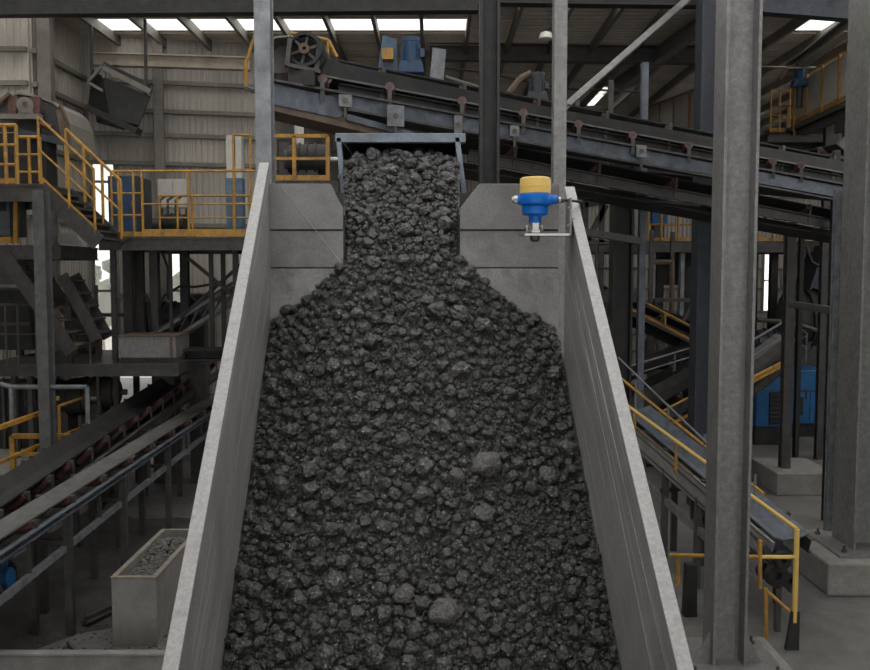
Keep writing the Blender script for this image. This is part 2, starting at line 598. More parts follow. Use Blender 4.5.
beam('long dark roof beam across the top left of the hall', (-13, 15.6, zat(4, 15.6)), (at(478, 5, 15.6).x, 15.6, zat(-3, 15.6)), 0.25, 0.5, 'black_steel')
beam('pale eave beam along the back wall above the tilted bin', at(93, 59, 18.7), at(250, 64, 18.7), 0.2, 0.26, 'eave_steel')
beam('dark roof beam crossing behind the two centre posts', at(430, 52, 20), at(714, 56, 20), 0.25, 0.36, 'dark_steel')
beam('dark roof beam at upper right between the big columns', at(748, -2, 16), at(875, 8, 16), 0.25, 0.5, 'navy_steel')
beam('top edge roof beam between centre post and big column', at(482, -3, 15.6), at(720, 0, 15.6), 0.25, 0.25, 'black_steel')
beam('grey roof beam running back above the far conveyor', at(716, 14, 16.5), at(612, 90, 24), 0.2, 0.3, 'girt_steel')
beam('grey cross beam far back under the right hand roof', at(560, 88, 26), at(716, 92, 26), 0.2, 0.3, 'girt_steel')
beam('low dark cross beam in the far bay beside the hanging lamp', at(600, 118, 30), at(720, 112, 30), 0.2, 0.25, 'dark_steel')
beam('slim diagonal roof beam at upper right behind the big column', at(790, 70, 20), at(850, 25, 16.5), 0.2, 0.25, 'girt_steel')

# ------------------------------------------------------------------ the feed chute
SL = 0.84                                   # fall of the chute per metre towards the camera


def xin_l(Y):
    return -1.10 - 0.043 * (Y - 6)


def xin_r(Y):
    return 0.822 - 0.041 * (Y - 6)


def z_top(Y):
    return 4.71 - SL * (6 - Y)


chute = thing('feed_chute', 'sloping grey steel feed chute full of black ore', 'chute', (-0.05, 4.0, 1.2))
T = 0.052
Y0 = 2.6


def wall_prism(xf, sgn, Ye, zcap=None):
    """side wall of the chute between Y0 and Ye, thickness T outward (sgn)"""
    def pt(Y, z, t):
        return V((xf(Y) + sgn * t, Y, z))
    zt_e = z_top(Ye)
    prof = [(Y0, z_top(Y0)), (Ye, zt_e), (Ye, 2.7), (Y0, z_top(Y0) - 1.75)]
    inner = [pt(Y, z, 0) for Y, z in prof]
    outer = [pt(Y, z, T) for Y, z in prof]
    m = MB()
    m.v = inner + outer
    n = 4
    m.f = [(i, (i + 1) % n, n + (i + 1) % n, n + i) for i in range(n)] + [(3, 2, 1, 0), (4, 5, 6, 7)]
    return m


wl = wall_prism(xin_l, -1, 6.0).build('side_wall', 'chute_plate', chute, bevel=0.006)
wr = wall_prism(xin_r, 1, 5.79).build('side_wall', 'chute_plate', chute, bevel=0.006)


def rim(xf, sgn, Ye):
    a = V((xf(Y0) + sgn * T / 2, Y0, z_top(Y0) + 0.006))
    b = V((xf(Ye) + sgn * T / 2, Ye, z_top(Ye) + 0.006))
    nrm = V((0, -SL, 1)).normalized()
    return MB().bar(a, b, T + 0.012, 0.014, up=nrm)


rim(xin_l, -1, 6.0).build('rim_plate', 'chute_rim', chute, bevel=0.003)
rim(xin_r, 1, 5.79).build('rim_plate', 'chute_rim', chute, bevel=0.003)
# scratches, built as thin raised strips along the inner faces
for dz0, dz1, xf, sgn in ((-.16, -.24, xin_r, -1), (-.50, -.36, xin_r, -1)):
    a = V((xf(Y0) + sgn * 0.001, Y0, z_top(Y0) + dz0))
    b = V((xf(5.6) + sgn * 0.001, 5.6, z_top(5.6) + dz1))
    MB().bar(a, b, 0.003, 0.004).build('scratch_line', 'chute_plate', chute)
a, b = at(281, 186, 5.995), at(341, 262, 5.995)
MB().bar(a, b, .005, .003, up=(0, 1, 0)).build('scratch_line', 'chute_plate', chute)  # diagonal scratch on the left back plate
# floor plate and legs
m = MB()
m.quad_box([(xin_l(Y0), Y0, z_top(Y0) - 1.7), (xin_r(Y0), Y0, z_top(Y0) - 1.7), (xin_r(6), 6.0, 3.0), (xin_l(6), 6.0, 3.0),
            (xin_l(Y0), Y0, z_top(Y0) - 1.6), (xin_r(Y0), Y0, z_top(Y0) - 1.6), (xin_r(6), 6.0, 3.1), (xin_l(6), 6.0, 3.1)])
m.build('floor_plate', 'dark_steel', chute)
for x, y, h in ((-1.0, 5.8, 2.85), (0.75, 5.8, 2.85), (-0.95, 3.6, 0.95), (0.85, 3.6, 0.95)):
    MB().box(x - 0.08, x + 0.08, y - 0.08, y + 0.08, 0, h).build('leg', 'dark_steel', chute)

# back plates, three courses each side, with the bevelled shoulder at the inlet
PXL, PXR = xat(343, 230, 6), xat(460, 230, 6)
ZP = [3.0, zat(268, 6), zat(230, 6), zat(183, 6)]
for side in (0, 1):
    xo = xin_l(6) if side == 0 else xin_r(6)
    xi = PXL if side == 0 else PXR
    xs = xat(330, 183, 6) if side == 0 else xat(479, 183, 6)
    zb = zat(208, 6)
    for k in range(3):
        z0, z1 = ZP[k] + 0.004, ZP[k + 1] - 0.004
        if k < 2:
            poly = [(xo, 6, z0), (xi, 6, z0), (xi, 6, z1), (xo, 6, z1)]
        else:
            poly = [(xo, 6, z0), (xi, 6, z0), (xi, 6, zb), (xs, 6, z1), (xo, 6, z1)]
        dy = 0.012 * (k == 1)
        MB().prism([V((a, b + dy, c)) for a, b, c in poly], (0, 0.03, 0)).build(
            'back_plate', 'dusty_plate' if k == 0 else 'back_plate', chute, bevel=0.003)
    MB().box(min(xo, xi), max(xo, xi), 6.04, 6.06, 3.0, ZP[3] - 0.06).build('backing_sheet', 'black_steel', chute)

# the inlet box that feeds the chute from behind
inlet = thing('inlet_box', 'blue-grey steel inlet frame above the ore stream', 'chute', (-0.22, 7.2, 4.5))
IY = 7.1
il, ir = xat(341, 150, IY), xat(459, 150, IY)
zt = zat(134, IY)
MB().bar((il - 0.04, IY, zt - 0.035), (ir + 0.05, IY, zt - 0.035), 0.09, 0.07).build('top_beam', 'inlet_steel', inlet, bevel=0.004)
for px0, px1 in ((339, 344), (457, 464)):
    a, b = at(px0, 138, IY), at(px1, 196, IY)
    MB().bar(a, b, 0.04, 0.09, up=(0, 1, 0)).build('side_post', 'inlet_steel', inlet, bevel=0.004)
    MB().quad_box([V((a.x - 0.012, IY + .05, 3.9)), V((a.x + 0.012, IY + .05, 3.9)), V((a.x + 0.012, 8.3, 4.6)), V((a.x - 0.012, 8.3, 4.6)),
                   V((a.x - 0.012, IY + .05, zt - .05)), V((a.x + 0.012, IY + .05, zt - .05)), V((a.x + 0.012, 8.3, zt - .03)), V((a.x - 0.012, 8.3, zt - .03))]).build('side_sheet', 'black_steel', inlet)
    x6 = PXL if px0 < 400 else PXR
    MB().quad_box([V((x6 - .01, 6.05, 3.6)), V((x6 + .01, 6.05, 3.6)), V((b.x + .01, IY, 4.2)), V((b.x - .01, IY, 4.2)),
                   V((x6 - .01, 6.05, zat(215, 6.05))), V((x6 + .01, 6.05, zat(215, 6.05))), V((b.x + .01, IY, b.z)), V((b.x - .01, IY, b.z))]).build('side_sheet', 'black_steel', inlet)
MB().quad_box([V((il, IY + .05, zt - .02)), V((ir, IY + .05, zt - .02)), V((ir, 8.3, zt - .03)), V((il, 8.3, zt - .03)),
               V((il, IY + .05, zt)), V((ir, IY + .05, zt)), V((ir, 8.3, zt - .01)), V((il, 8.3, zt - .01))]).build('cover_sheet', 'black_steel', inlet)
MB().box(il, ir, 8.28, 8.32, 4.3, zt - .03).build('end_sheet', 'black_steel', inlet)
for px in (339, 458):
    MB().tube(at(px, 176, IY - .06), at(px, 176, IY - .03), 0.014, 6).build('bolt', 'galvanised', inlet)


# ------------------------------------------------------------------ the ore
def bed(x, Y):
    x, Y = np.asarray(x, float), np.asarray(Y, float)
    xc, hw = -0.215, 0.37
    zb = 3.61 - SL * (6 - Y)
    d = np.maximum(np.abs(x - xc) - hw, 0)
    e = 0.44 * np.clip(1 - d / 0.60, 0, 1) ** 1.35 * np.exp(-(np.maximum(6 - Y, 0) / 0.85) ** 1.4)
    xm = -0.13
    crown = 0.055 * np.clip(1 - ((x - xm) / 0.97) ** 2, 0, 1)
    zin = 4.06 + 0.055 + 0.74 * np.minimum(Y - 6, 1.05) + 0.05 * np.maximum(Y - 7.05, 0) - 0.25 * np.maximum(np.abs(x - xc) - 0.2, 0)
    z = np.where(Y <= 6, zb + e + crown, zin)
    return z + 0.018 * np.sin(5.1 * x + 1.3 * Y) * np.sin(4.3 * Y - 2.2 * x) + 0.008 * np.sin(13 * x + 3) * np.sin(11 * Y)


def limits(Y):
    if Y <= 6:
        return xin_l(Y) + 0.004, xin_r(Y) - 0.004
    t = min(1.0, (Y - 6) / 1.1)
    return -0.60 - 0.12 * t, 0.155 + 0.035 * t


def rock_verts(level, seed, cuts=9):
    bm = bmesh.new()
    bmesh.ops.create_icosphere(bm, subdivisions=level, radius=1.0)
    r = np.random.default_rng(seed)
    co = np.array([v.co[:] for v in bm.verts])
    fa = np.array([[v.index for v in f.verts] for f in bm.faces])
    bm.free()
    for _ in range(cuts):                              # chop facets
        n = r.normal(size=3)
        n /= np.linalg.norm(n)
        d = r.uniform(0.66, 0.93)
        over = co @ n - d
        co = co - np.where(over > 0, over, 0)[:, None] * n * 0.9
    unit = co / np.linalg.norm(co, axis=1)[:, None]
    for fq, am in ((2.4, 0.065), (5.0, 0.05), (9.0, 0.042)):
        w = np.zeros(len(co))
        for _k in range(6):
            dv = r.normal(size=3)
            w += np.sin(unit @ dv * fq + r.uniform(0, 6.28))
        co = co * (1 + am * w[:, None] / 1.7)
    co *= np.array([r.uniform(0.9, 1.12), r.uniform(0.9, 1.12), r.uniform(0.78, 0.98)])
    return co, fa


def fast_mesh(name, co, fa, material, smooth=False):
    me = bpy.data.meshes.new(name)
    me.vertices.add(len(co))
    me.vertices.foreach_set('co', np.ascontiguousarray(co, dtype=np.float32).ravel())
    n = len(fa)
    me.loops.add(n * 3)
    me.loops.foreach_set('vertex_index', np.ascontiguousarray(fa, dtype=np.int32).ravel())
    me.polygons.add(n)
    me.polygons.foreach_set('loop_start', np.arange(0, 3 * n, 3, dtype=np.int32))
    me.polygons.foreach_set('loop_total', np.full(n, 3, dtype=np.int32))
    me.polygons.foreach_set('use_smooth', np.full(n, smooth, dtype=bool))
    me.update(calc_edges=True)
    me.materials.append(MATS[material])
    return me


def project(p):
    y = p[1] * math.cos(PITCH) - (p[2] - CAM_Z) * math.sin(PITCH)
    zc = (p[2] - CAM_Z) * math.cos(PITCH) + p[1] * math.sin(PITCH)
    return 435 + F_PX * p[0] / y, 335 - F_PX * zc / y, y


cell = 0.10
grid = {}


def free(x, Y, r, k):
    ci, cj = int(math.floor(x / cell)), int(math.floor(Y * 1.3 / cell))
    for i in range(ci - 2, ci + 3):
        for j in range(cj - 2, cj + 3):
            for (a, b, q) in grid.get((i, j), ()):
                if (a - x) ** 2 + (b - Y * 1.3) ** 2 < (k * (q + r)) ** 2:
                    return False
    return True


def put(x, Y, r):
    grid.setdefault((int(math.floor(x / cell)), int(math.floor(Y * 1.3 / cell))), []).append((x, Y * 1.3, r))


rocks = []
YMIN, YMAX = 3.72, 7.5
# the few stones that stand out in the photograph (pixel, radius)
special = []
for px, py, r in ((485, 476, 0.082), (443, 627, 0.075), (404, 603, 0.055), (457, 486, 0.05), (437, 322, 0.062)):
    Y = 4.2
    for _ in range(60):                              # march to the bed along the ray
        p = at(px, py, Y)
        z = float(bed(p.x, Y))
        if p.z < z:
            break
        Y += 0.03
    rocks.append((p.x, Y, r, True))
    put(p.x, Y, r)


def fine_zone(x, Y):
    px, py, _ = project((x, Y, float(bed(x, Y))))
    a = math.exp(-(((px - 520) / 62) ** 2 + ((py - 560) / 85) ** 2))
    b = 0.75 * math.exp(-(((px - 470) / 85) ** 2 + ((py - 430) / 45) ** 2))
    return max(a, b)


def rand_pos():
    while True:
        Y = random.uniform(YMIN, YMAX)
        if Y > 6 and random.random() < 0.0:
            continue
        x = random.uniform(-1.2, 1.0)
        lo, hi = limits(Y)
        if lo < x < hi:
            return x, Y, lo, hi


def throw(n, tries, r0, r1, k, avoid):
    c = 0
    for _ in range(tries):
        x, Y, lo, hi = rand_pos()
        r = random.uniform(r0, r1)
        if x - r * 0.9 < lo or x + r * 0.9 > hi:
            continue
        if avoid and random.random() < avoid * fine_zone(x, Y):
            continue
        if free(x, Y, r, k):
            rocks.append((x, Y, r, False))
            put(x, Y, r)
            c += 1
            if c >= n:
                break


throw(105, 3000, 0.046, 0.064, 0.9, 1.0)
throw(420, 7000, 0.032, 0.046, 0.84, 0.97)
throw(1500, 16000, 0.021, 0.032, 0.80, 0.88)
throw(3600, 30000, 0.012, 0.021, 0.80, 0.35)

VAR = [rock_verts(3, 100 + i, 10) for i in range(12)]
VAR_ME = [fast_mesh('ore_lump', v, f, 'ore') for v, f in VAR]
PALE = [fast_mesh('ore_lump', *rock_verts(3, 300 + i, 7), 'ore_pale') for i in range(5)]
MID = [rock_verts(2, 200 + i, 8) for i in range(10)]
SMALL = [rock_verts(1, 400 + i, 5) for i in range(8)]


def seat(x, Y, r, lift=0.35):
    return float(bed(x, Y)) + r * lift


def on_show(q):
    x, Y, r, sp = q
    px, py, d = project((x, Y, seat(x, Y, r)))
    if not (205 < px < 645 and 145 < py < 676):
        return -1
    return r / d + (9 if sp else 0)


rocks.sort(key=on_show, reverse=True)
special_labels = ['large pale angular stone lying right of centre on the ore', 'pale grey flat stone near the bottom of the ore bed',
                  'small pale stone left of the flat stone low on the ore', 'pale stone just left of the large angular stone',
                  'rounded grey ore lump in the middle of the falling ore stream']
spec_pos = [(q[0], q[1]) for q in rocks if q[3]]
sp_i = 0
order = {}
kk = 0
for i, (x, Y, r, sp) in enumerate(rocks[:300]):
    if sp:
        px, py, _ = project((x, Y, seat(x, Y, r)))
        j = min(range(5), key=lambda t: abs([485, 443, 404, 457, 437][t] - px) + abs([476, 627, 603, 486, 322][t] - py))
        o = bpy.data.objects.new('ore_lump', PALE[j] if j < 4 else VAR_ME[3])
        tag(o, special_labels[j], 'ore lump', 'ore lumps in the chute')
    else:
        o = bpy.data.objects.new('ore_lump', VAR_ME[i % 12])
        tag(o, 'dark rounded lump of ore among many alike in the chute', 'ore lump', 'ore lumps in the chute')
    C.objects.link(o)
    o.location = (x, Y, seat(x, Y, r, 0.62 if sp else 0.55))
    o.rotation_euler = [random.uniform(-0.5, 0.5), random.uniform(-0.5, 0.5), random.uniform(0, 6.28)]
    o.scale = (r, r, r)

# everything smaller is one mass: small stones, grit and the bed they lie on
co_all, fa_all, nv = [], [], 0


def add_rock(v, f, x, Y, z, r):
    global nv
    a, b = rng.uniform(0, 6.28, 2)
    ca, sa, cb, sb = math.cos(a), math.sin(a), math.cos(b), math.sin(b)
    Rz = np.array([[ca, -sa, 0], [sa, ca, 0], [0, 0, 1]])
    Rx = np.array([[1, 0, 0], [0, cb, -sb], [0, sb, cb]])
    co_all.append((v @ Rx.T @ Rz.T) * r + np.array([x, Y, z]))
    fa_all.append(f + nv)
    nv += len(v)


for i, (x, Y, r, sp) in enumerate(rocks[300:]):
    v, f = MID[i % 10] if r > 0.024 else SMALL[i % 8]
    add_rock(v, f, x, Y, seat(x, Y, r, 0.45), r)
n_grit = 36000
gy = rng.uniform(YMIN, YMAX, n_grit)
gx = rng.uniform(-1.19, 0.92, n_grit)
TINY = [rock_verts(1, 500 + i, 4) for i in range(6)]
gz = bed(gx, gy)
gr = rng.uniform(0.0045, 0.012, n_grit) * (1 + 0.4 * (rng.random(n_grit) > 0.85))
for i in range(n_grit):
    lo, hi = limits(gy[i])
    if lo + .01 < gx[i] < hi - .01:
        v, f = TINY[i % 6]
        add_rock(v, f, gx[i], gy[i], gz[i] + gr[i] * rng.uniform(-0.2, 0.9) - 0.002, gr[i])
# bed surface
nu, nw = 90, 200
Ys = np.linspace(Y0 + 0.05, 8.2, nw)
bv = []
for Y in Ys:
    lo, hi = limits(Y)
    xs = np.linspace(lo - .003, hi + .003, nu)
    bv.append(np.stack([xs, np.full(nu, Y), bed(xs, np.full(nu, Y)) - 0.004 + 0.006 * rng.standard_normal(nu)], 1))
bv = np.concatenate(bv)
bf = []
for j in range(nw - 1):
    for i in range(nu - 1):
        a = j * nu + i
        bf += [(a, a + 1, a + nu + 1), (a, a + nu + 1, a + nu)]
co_all.append(bv)
fa_all.append(np.array(bf) + nv)
g = bpy.data.objects.new('ore_gravel', fast_mesh('ore_gravel', np.concatenate(co_all), np.concatenate(fa_all), 'ore_bed'))
C.objects.link(g)
tag(g, 'black ore gravel and grit filling the chute between the lumps', 'ore', kind='stuff')

# ------------------------------------------------------------------ level sensor on its bracket
SY = 5.55
sc = at(535, 234, SY)
kpx = 0.965 * SY / F_PX
sensor = thing('level_sensor', 'blue level sensor with round yellow cap on a steel bracket', 'sensor', sc)


def px_(v):
    return v * kpx


Lth = [(16.0, 42.5), (16.2, 43), (16.2, 56), (15.6, 57.5), (14, 58.2), (3, 58.6)]
MB().lathe(sc, [(px_(r), px_(z)) for r, z in [(15.2, 41), (15.9, 41.4), (15.9, 55), (15.4, 56.6), (13.5, 57.6), (4, 58.2)]], 48).build('cap', 'bright_yellow', sensor, smooth=True)
for k in range(3):
    pass
cap_ridge = MB().lathe(sc, [(px_(15.9), px_(47.4)), (px_(16.15), px_(47.6)), (px_(16.15), px_(48.3)), (px_(15.9), px_(48.5))], 48)
cap_ridge.build('cap_ridge', 'bright_yellow', sensor, smooth=True)
MB().lathe(sc, [(px_(r), px_(z)) for r, z in [(12.8, 28), (14.4, 29.5), (16.6, 30), (17, 31), (17, 40), (16.4, 41)]], 48).build('housing', 'sensor_blue', sensor, smooth=True)
MB().lathe(sc, [(px_(r), px_(z)) for r, z in [(6, 17.5), (7, 18.5), (12, 19.3), (13.4, 20.5), (13.4, 28)]], 48).build('lower_housing', 'sensor_blue', sensor, smooth=True)
MB().lathe(sc, [(px_(r), px_(z)) for r, z in [(5.4, 11), (6.6, 12), (6.6, 18)]], 32).build('neck', 'sensor_blue', sensor, smooth=True)
MB().tube(sc + V((px_(15), 0, px_(35))), sc + V((px_(22.5), 0, px_(35))), px_(4.6), 20).build('cable_boss', 'sensor_blue', sensor, smooth=True)
MB().tube(sc + V((px_(-15), 0, px_(35))), sc + V((px_(-18.5), 0, px_(35))), px_(4.6), 20).build('cable_boss', 'sensor_blue', sensor, smooth=True)
gl = MB().tube(sc + V((px_(-18), 0, px_(35))), sc + V((px_(-22), 0, px_(35))), px_(4.3), 6).build('cable_gland', 'stainless', sensor)
MB().tube(sc + V((px_(-22), 0, px_(35))), sc + V((px_(-24), 0, px_(35))), px_(3.0), 12).build('gland_nut', 'stainless', gl, smooth=True)
g2 = MB().tube(sc + V((px_(22), 0, px_(34.6))), sc + V((px_(30), 0, px_(34.6))), px_(2.6), 12).build('cable_gland', 'dark_steel', sensor, smooth=True)
MB().tube(sc + V((px_(24), 0, px_(34.6))), sc + V((px_(26), 0, px_(34.6))), px_(3.4), 6).build('gland_nut', 'stainless', g2)
MB().path([sc + V((px_(30), 0, px_(34.6))), sc + V((px_(40), .02, px_(34.0))), sc + V((px_(50), .08, px_(34.0))), sc + V((px_(60), .4, px_(30)))], px_(1.4), 10).build('cable', 'black_steel', sensor, smooth=True)
MB().lathe(sc, [(px_(6.3), px_(4)), (px_(6.3), px_(11.5))], 6).build('hex_fitting', 'stainless', sensor)
MB().lathe(sc, [(px_(8.6), px_(1.2)), (px_(8.6), px_(3.4)), (px_(7.4), px_(4))], 6).build('flange_nut', 'stainless', sensor)
for sx in (-8.4, 7.6):
    b = MB().tube(sc + V((px_(sx), 0, px_(1))), sc + V((px_(sx), 0, px_(8.5))), px_(0.8), 8).build('stud', 'stainless', sensor)
    MB().tube(sc + V((px_(sx), 0, px_(7))), sc + V((px_(sx), 0, px_(9))), px_(1.5), 6).build('stud_nut', 'stainless', b)
MB().lathe(sc, [(px_(3), px_(-8)), (px_(5), px_(-6)), (px_(5), px_(-1.0))], 20).build('probe_tip', 'dark_steel', sensor, smooth=True)
br = thing('sensor_bracket', 'pale steel angle bracket under the blue sensor', 'bracket', sc + V((0.1, 0, 0)))
MB().prism([sc + V((px_(-16), -.06, 0)), sc + V((px_(-12), -.085, 0)), sc + V((px_(33.5), -.085, 0)), sc + V((px_(33.5), .07, 0)), sc + V((px_(-16), .07, 0))], (0, 0, px_(-2.2))).build('plate', 'stainless', br)
xb = sc.x + px_(33.5)
MB().box(xb, xb + 0.012, sc.y - .085, sc.y + .07, sc.z - px_(2.2), sc.z + px_(36)).build('upright', 'grey_steel', br)
MB().box(xb + 0.012, xin_r(SY) + .01, sc.y - .03, sc.y + .03, sc.z + px_(8), sc.z + px_(16)).build('spacer', 'grey_steel', br)
for z in (8, 26):
    MB().tube((xb - .008, sc.y - .05, sc.z + px_(z)), (xb, sc.y - .05, sc.z + px_(z)), .009, 6).build('bolt', 'stainless', br)


# ------------------------------------------------------------------ steel columns
def column(label, px0, px1, Y, ztop, zbase=0.0, m='grey_steel', depth=None, style='flange', base=None, refy=300, name='steel_column', bolts=True):
    """H column. style 'web': flanges left and right with the web facing the camera; 'flange': a flange faces the camera"""
    x0, x1 = xat(px0, refy, Y), xat(px1, refy, Y)
    w = x1 - x0
    depth = depth or w
    xc = (x0 + x1) / 2
    yc = Y + depth / 2
    r = thing(name, label, 'column', (xc, yc, zbase))
    p, q = (xc, yc, zbase), (xc, yc, ztop)
    bev = 0.004 if Y < 12 else 0
    if style == 'web':
        for s in (-1, 1):
            t = 0.03
            X = xc + s * (w / 2 - t / 2)
            MB().box(X - t / 2, X + t / 2, Y, Y + depth, zbase, ztop).build('flange', m, r, bevel=bev)
        MB().box(xc - w / 2 + 0.03, xc + w / 2 - 0.03, yc - 0.012, yc + 0.012, zbase, ztop).build('web', m, r)
    else:
        t = min(0.03, depth / 5)
        for yy in (Y, Y + depth - t):
            MB().box(x0, x1, yy, yy + t, zbase, ztop).build('flange', m, r, bevel=bev)
        MB().box(xc - w * 0.07, xc + w * 0.07, Y + t, Y + depth - t, zbase, ztop).build('web', m, r)
    if base:
        bw, bt = base
        MB().box(xc - bw, xc + bw, yc - bw, yc + bw, zbase, zbase + bt).build('base_plate', m, r, bevel=0.004)
        if bolts:
            for sx in (-1, 1):
                for sy in (-1, 1):
                    X, Yy = xc + sx * bw * 0.78, yc + sy * bw * 0.72
                    b = MB().tube((X, Yy, zbase + bt), (X, Yy, zbase + bt + .03), 0.035, 6).build('bolt', 'dark_steel', r)
                    MB().tube((X, Yy, zbase + bt + .03), (X, Yy, zbase + bt + .08), 0.016, 8).build('bolt_end', 'dark_steel', b)
    return r, xc, yc, w


# big near column at right with base plate, gussets and plinth
rc, xc, yc, w = column('tall grey H column standing nearest at right, on a bolted base plate', 720, 755, 8.45, 9.6, 0.17,
                       'grey_steel', 0.34, 'web', (0.50, 0.035), refy=330)
for s in (-1, 1):
    MB().prism([V((xc + s * w / 2, yc - 0.1, 0.205)), V((xc + s * (w / 2 + .17), yc - 0.1, 0.205)), V((xc + s * w / 2, yc - 0.1, 0.52))], (0, 0.02, 0)).build('gusset', 'grey_steel', rc)
tag(MB().box(xc - .62, xc + .62, yc - .62, yc + .62, 0, .17).build('concrete_plinth', 'concrete', bevel=.02), 'low concrete plinth under the nearest grey column', 'plinth')
rc, xc, yc, w = column('tall grey H column on a concrete plinth at the right edge', 861.5, 905, 11.3, 9.6, 0.42, 'grey_steel', 0.62, 'web', (0.55, 0.03), refy=300)
tag(MB().box(xc - .78, xc + .9, yc - .75, yc + .75, 0, .42).build('concrete_plinth', 'concrete', bevel=.03), 'knee-high concrete plinth under the right edge column', 'plinth')

column('galvanised column rising behind the left chute wall', 254.5, 270.5, 8.7, 9.6, 0, 'galvanised', 0.2, 'flange', (0.2, .02), refy=80)
column('dark H column behind the chute, left of the sensor', 480, 500, 8.6, 9.6, 0, 'black_steel', 0.24, 'web', (0.2, .02), refy=90)
column('grey column behind the chute, directly above the sensor bracket', 554, 567, 8.6, 9.6, 0, 'grey_steel', 0.16, 'flange', (0.18, .02), refy=80)
br2 = thing('diagonal_brace', 'pale diagonal brace rising from the grey column towards the roof', 'brace', at(567, 105, 8.8))
ibeam_parts(br2, at(566, 106, 8.8), at(691, -4, 9.6), 0.06, 0.075, 0.015, 0.02, (0.6, 0, 0.7), 'grey_steel')

column('wide dark column behind the right chute wall', 613, 633, 14.3, zat(150, 14.3), 0, 'black_steel', 0.35, 'web', refy=280)
column('slim galvanised post behind the sloping belts, right of centre', 639.5, 646, 14.6, zat(62, 14.6), 0, 'blue_grey_steel', 0.14, 'flange', refy=250)
column('dark navy column just left of the big near column', 698, 722, 15.0, 8.8, 0, 'navy_steel', 0.4, 'web', refy=250)
column('grey post on a footing in front of the blue machine', 785, 794, 16.3, zat(222, 16.3), 0.4, 'dark_steel', 0.18, 'flange', refy=340)
tag(MB().box(xat(771, 480, 16.2), xat(830, 480, 16.2), 15.9, 17.3, 0, .4).build('concrete_plinth', 'concrete', bevel=.02), 'long low concrete footing in front of the blue machine', 'plinth')
column('second grey post left of the right edge column', 798, 802, 18.5, zat(235, 18.5), 0, 'black_steel', 0.15, 'flange', refy=340)
column('slim bright post against the right edge column', 832, 838, 12.2, zat(190, 12.2), 0, 'galvanised', 0.1, 'flange', refy=340)
column('dark post behind the slim bright post at right', 829, 835, 14.2, zat(150, 14.2), 0, 'dark_steel', 0.1, 'flange', refy=340)
column('grey post holding up the upper right walkway', 824, 832, 19.0, zat(100, 19), 0, 'dark_steel', 0.15, 'flange', refy=200)
bm_ = thing('strut', 'thin horizontal strut tying the right hand posts', 'strut', at(790, 303, 15.5))
MB().bar(at(790, 303, 15.9), at(843, 311, 13.0), .08, .08).build('bar', 'grey_steel', bm_)
MB().bar(at(790, 303, 15.9) + V((0, 0, -.06)), at(843, 311, 13.0) + V((0, 0, -.06)), .05, .03).build('lower_flange', 'grey_steel', bm_)

# left hand columns
zlow, zlow2 = zat(364, 14.4), zat(352, 15.2)
beam('dark cross beam carrying the thin posts beside the left chute wall', at(176, 354, 15.25), at(275, 354, 15.25), .5, .2, 'black_steel', name='floor_beam')
column('grey H column under the upper left platform', 36, 47, 13.0, zat(190, 13), .95, 'mid_steel', 0.24, 'flange', refy=330)
for px0, px1, Y, top, zb, mm, lb in (
        (110.5, 115.5, 15.1, 250, 0, 'dark_steel', 'thin dark post under the left end of the left deck'),
        (123, 132, 16.0, 250, zlow, 'dark_steel', 'wide dark post left of the grey tank side, under the left deck'),
        (135, 143, 16.4, 250, zlow, 'dark_steel', 'second wide dark post under the left deck'),
        (149.5, 158, 16.0, 250, zlow, 'dark_steel', 'third wide dark post under the left deck, by the small window'),
        (169, 172, 15.3, 250, zlow, 'black_steel', 'thin black pipe post in front of the small window'),
        (180, 188, 16.0, 250, zlow, 'black_steel', 'black post right of the small window under the left deck'),
        (209, 213, 15.2, 250, zlow2, 'black_steel', 'thin post at the crossing of the left braces'),
        (221, 225, 15.4, 250, zlow2, 'black_steel', 'thin post right of the brace crossing under the left deck'),
        (233, 238, 15.1, 250, zlow2, 'black_steel', 'dark post under the left deck nearest the chute')):
    column(lb, px0, px1, Y, zat(top, Y), zb, mm, None, 'flange', refy=290, name='deck_post')


# ------------------------------------------------------------------ generic plant: railings, decks, stairs, conveyors
def railing(label, pts, h=1.05, m='yellow_paint', r=0.026, mids=1, kick=True, step=None, posts=None, square=False, group=None, kh=0.08):
    pts = [V(p) for p in pts]
    root = thing('handrail', label, 'handrail', pts[0], group)
    up = V((0, 0, h))
    def stick(p, q, rr, nm):
        if square:
            MB().bar(p, q, rr * 2, rr * 2).build(nm, m, root)
        else:
            MB().tube(p, q, rr, 8).build(nm, m, root, smooth=True)
    ps = list(pts)
    if step:
        ps = []
        for a, b in zip(pts, pts[1:]):
            n = max(1, round((b - a).length / step))
            ps += [a.lerp(b, i / n) for i in range(n)]
        ps.append(pts[-1])
    for p in ps:
        stick(p, p + up, r, 'post')
    for a, b in zip(pts, pts[1:]):
        stick(a + up, b + up, r, 'top_rail')
        for k in range(mids):
            f = (k + 1) / (mids + 1)
            stick(a + up * f, b + up * f, r * 0.75, 'mid_rail')
        if kick:
            MB().bar(a + V((0, 0, kh / 2 + .01)), b + V((0, 0, kh / 2 + .01)), 0.012, kh).build('kick_plate', m, root)
    return root


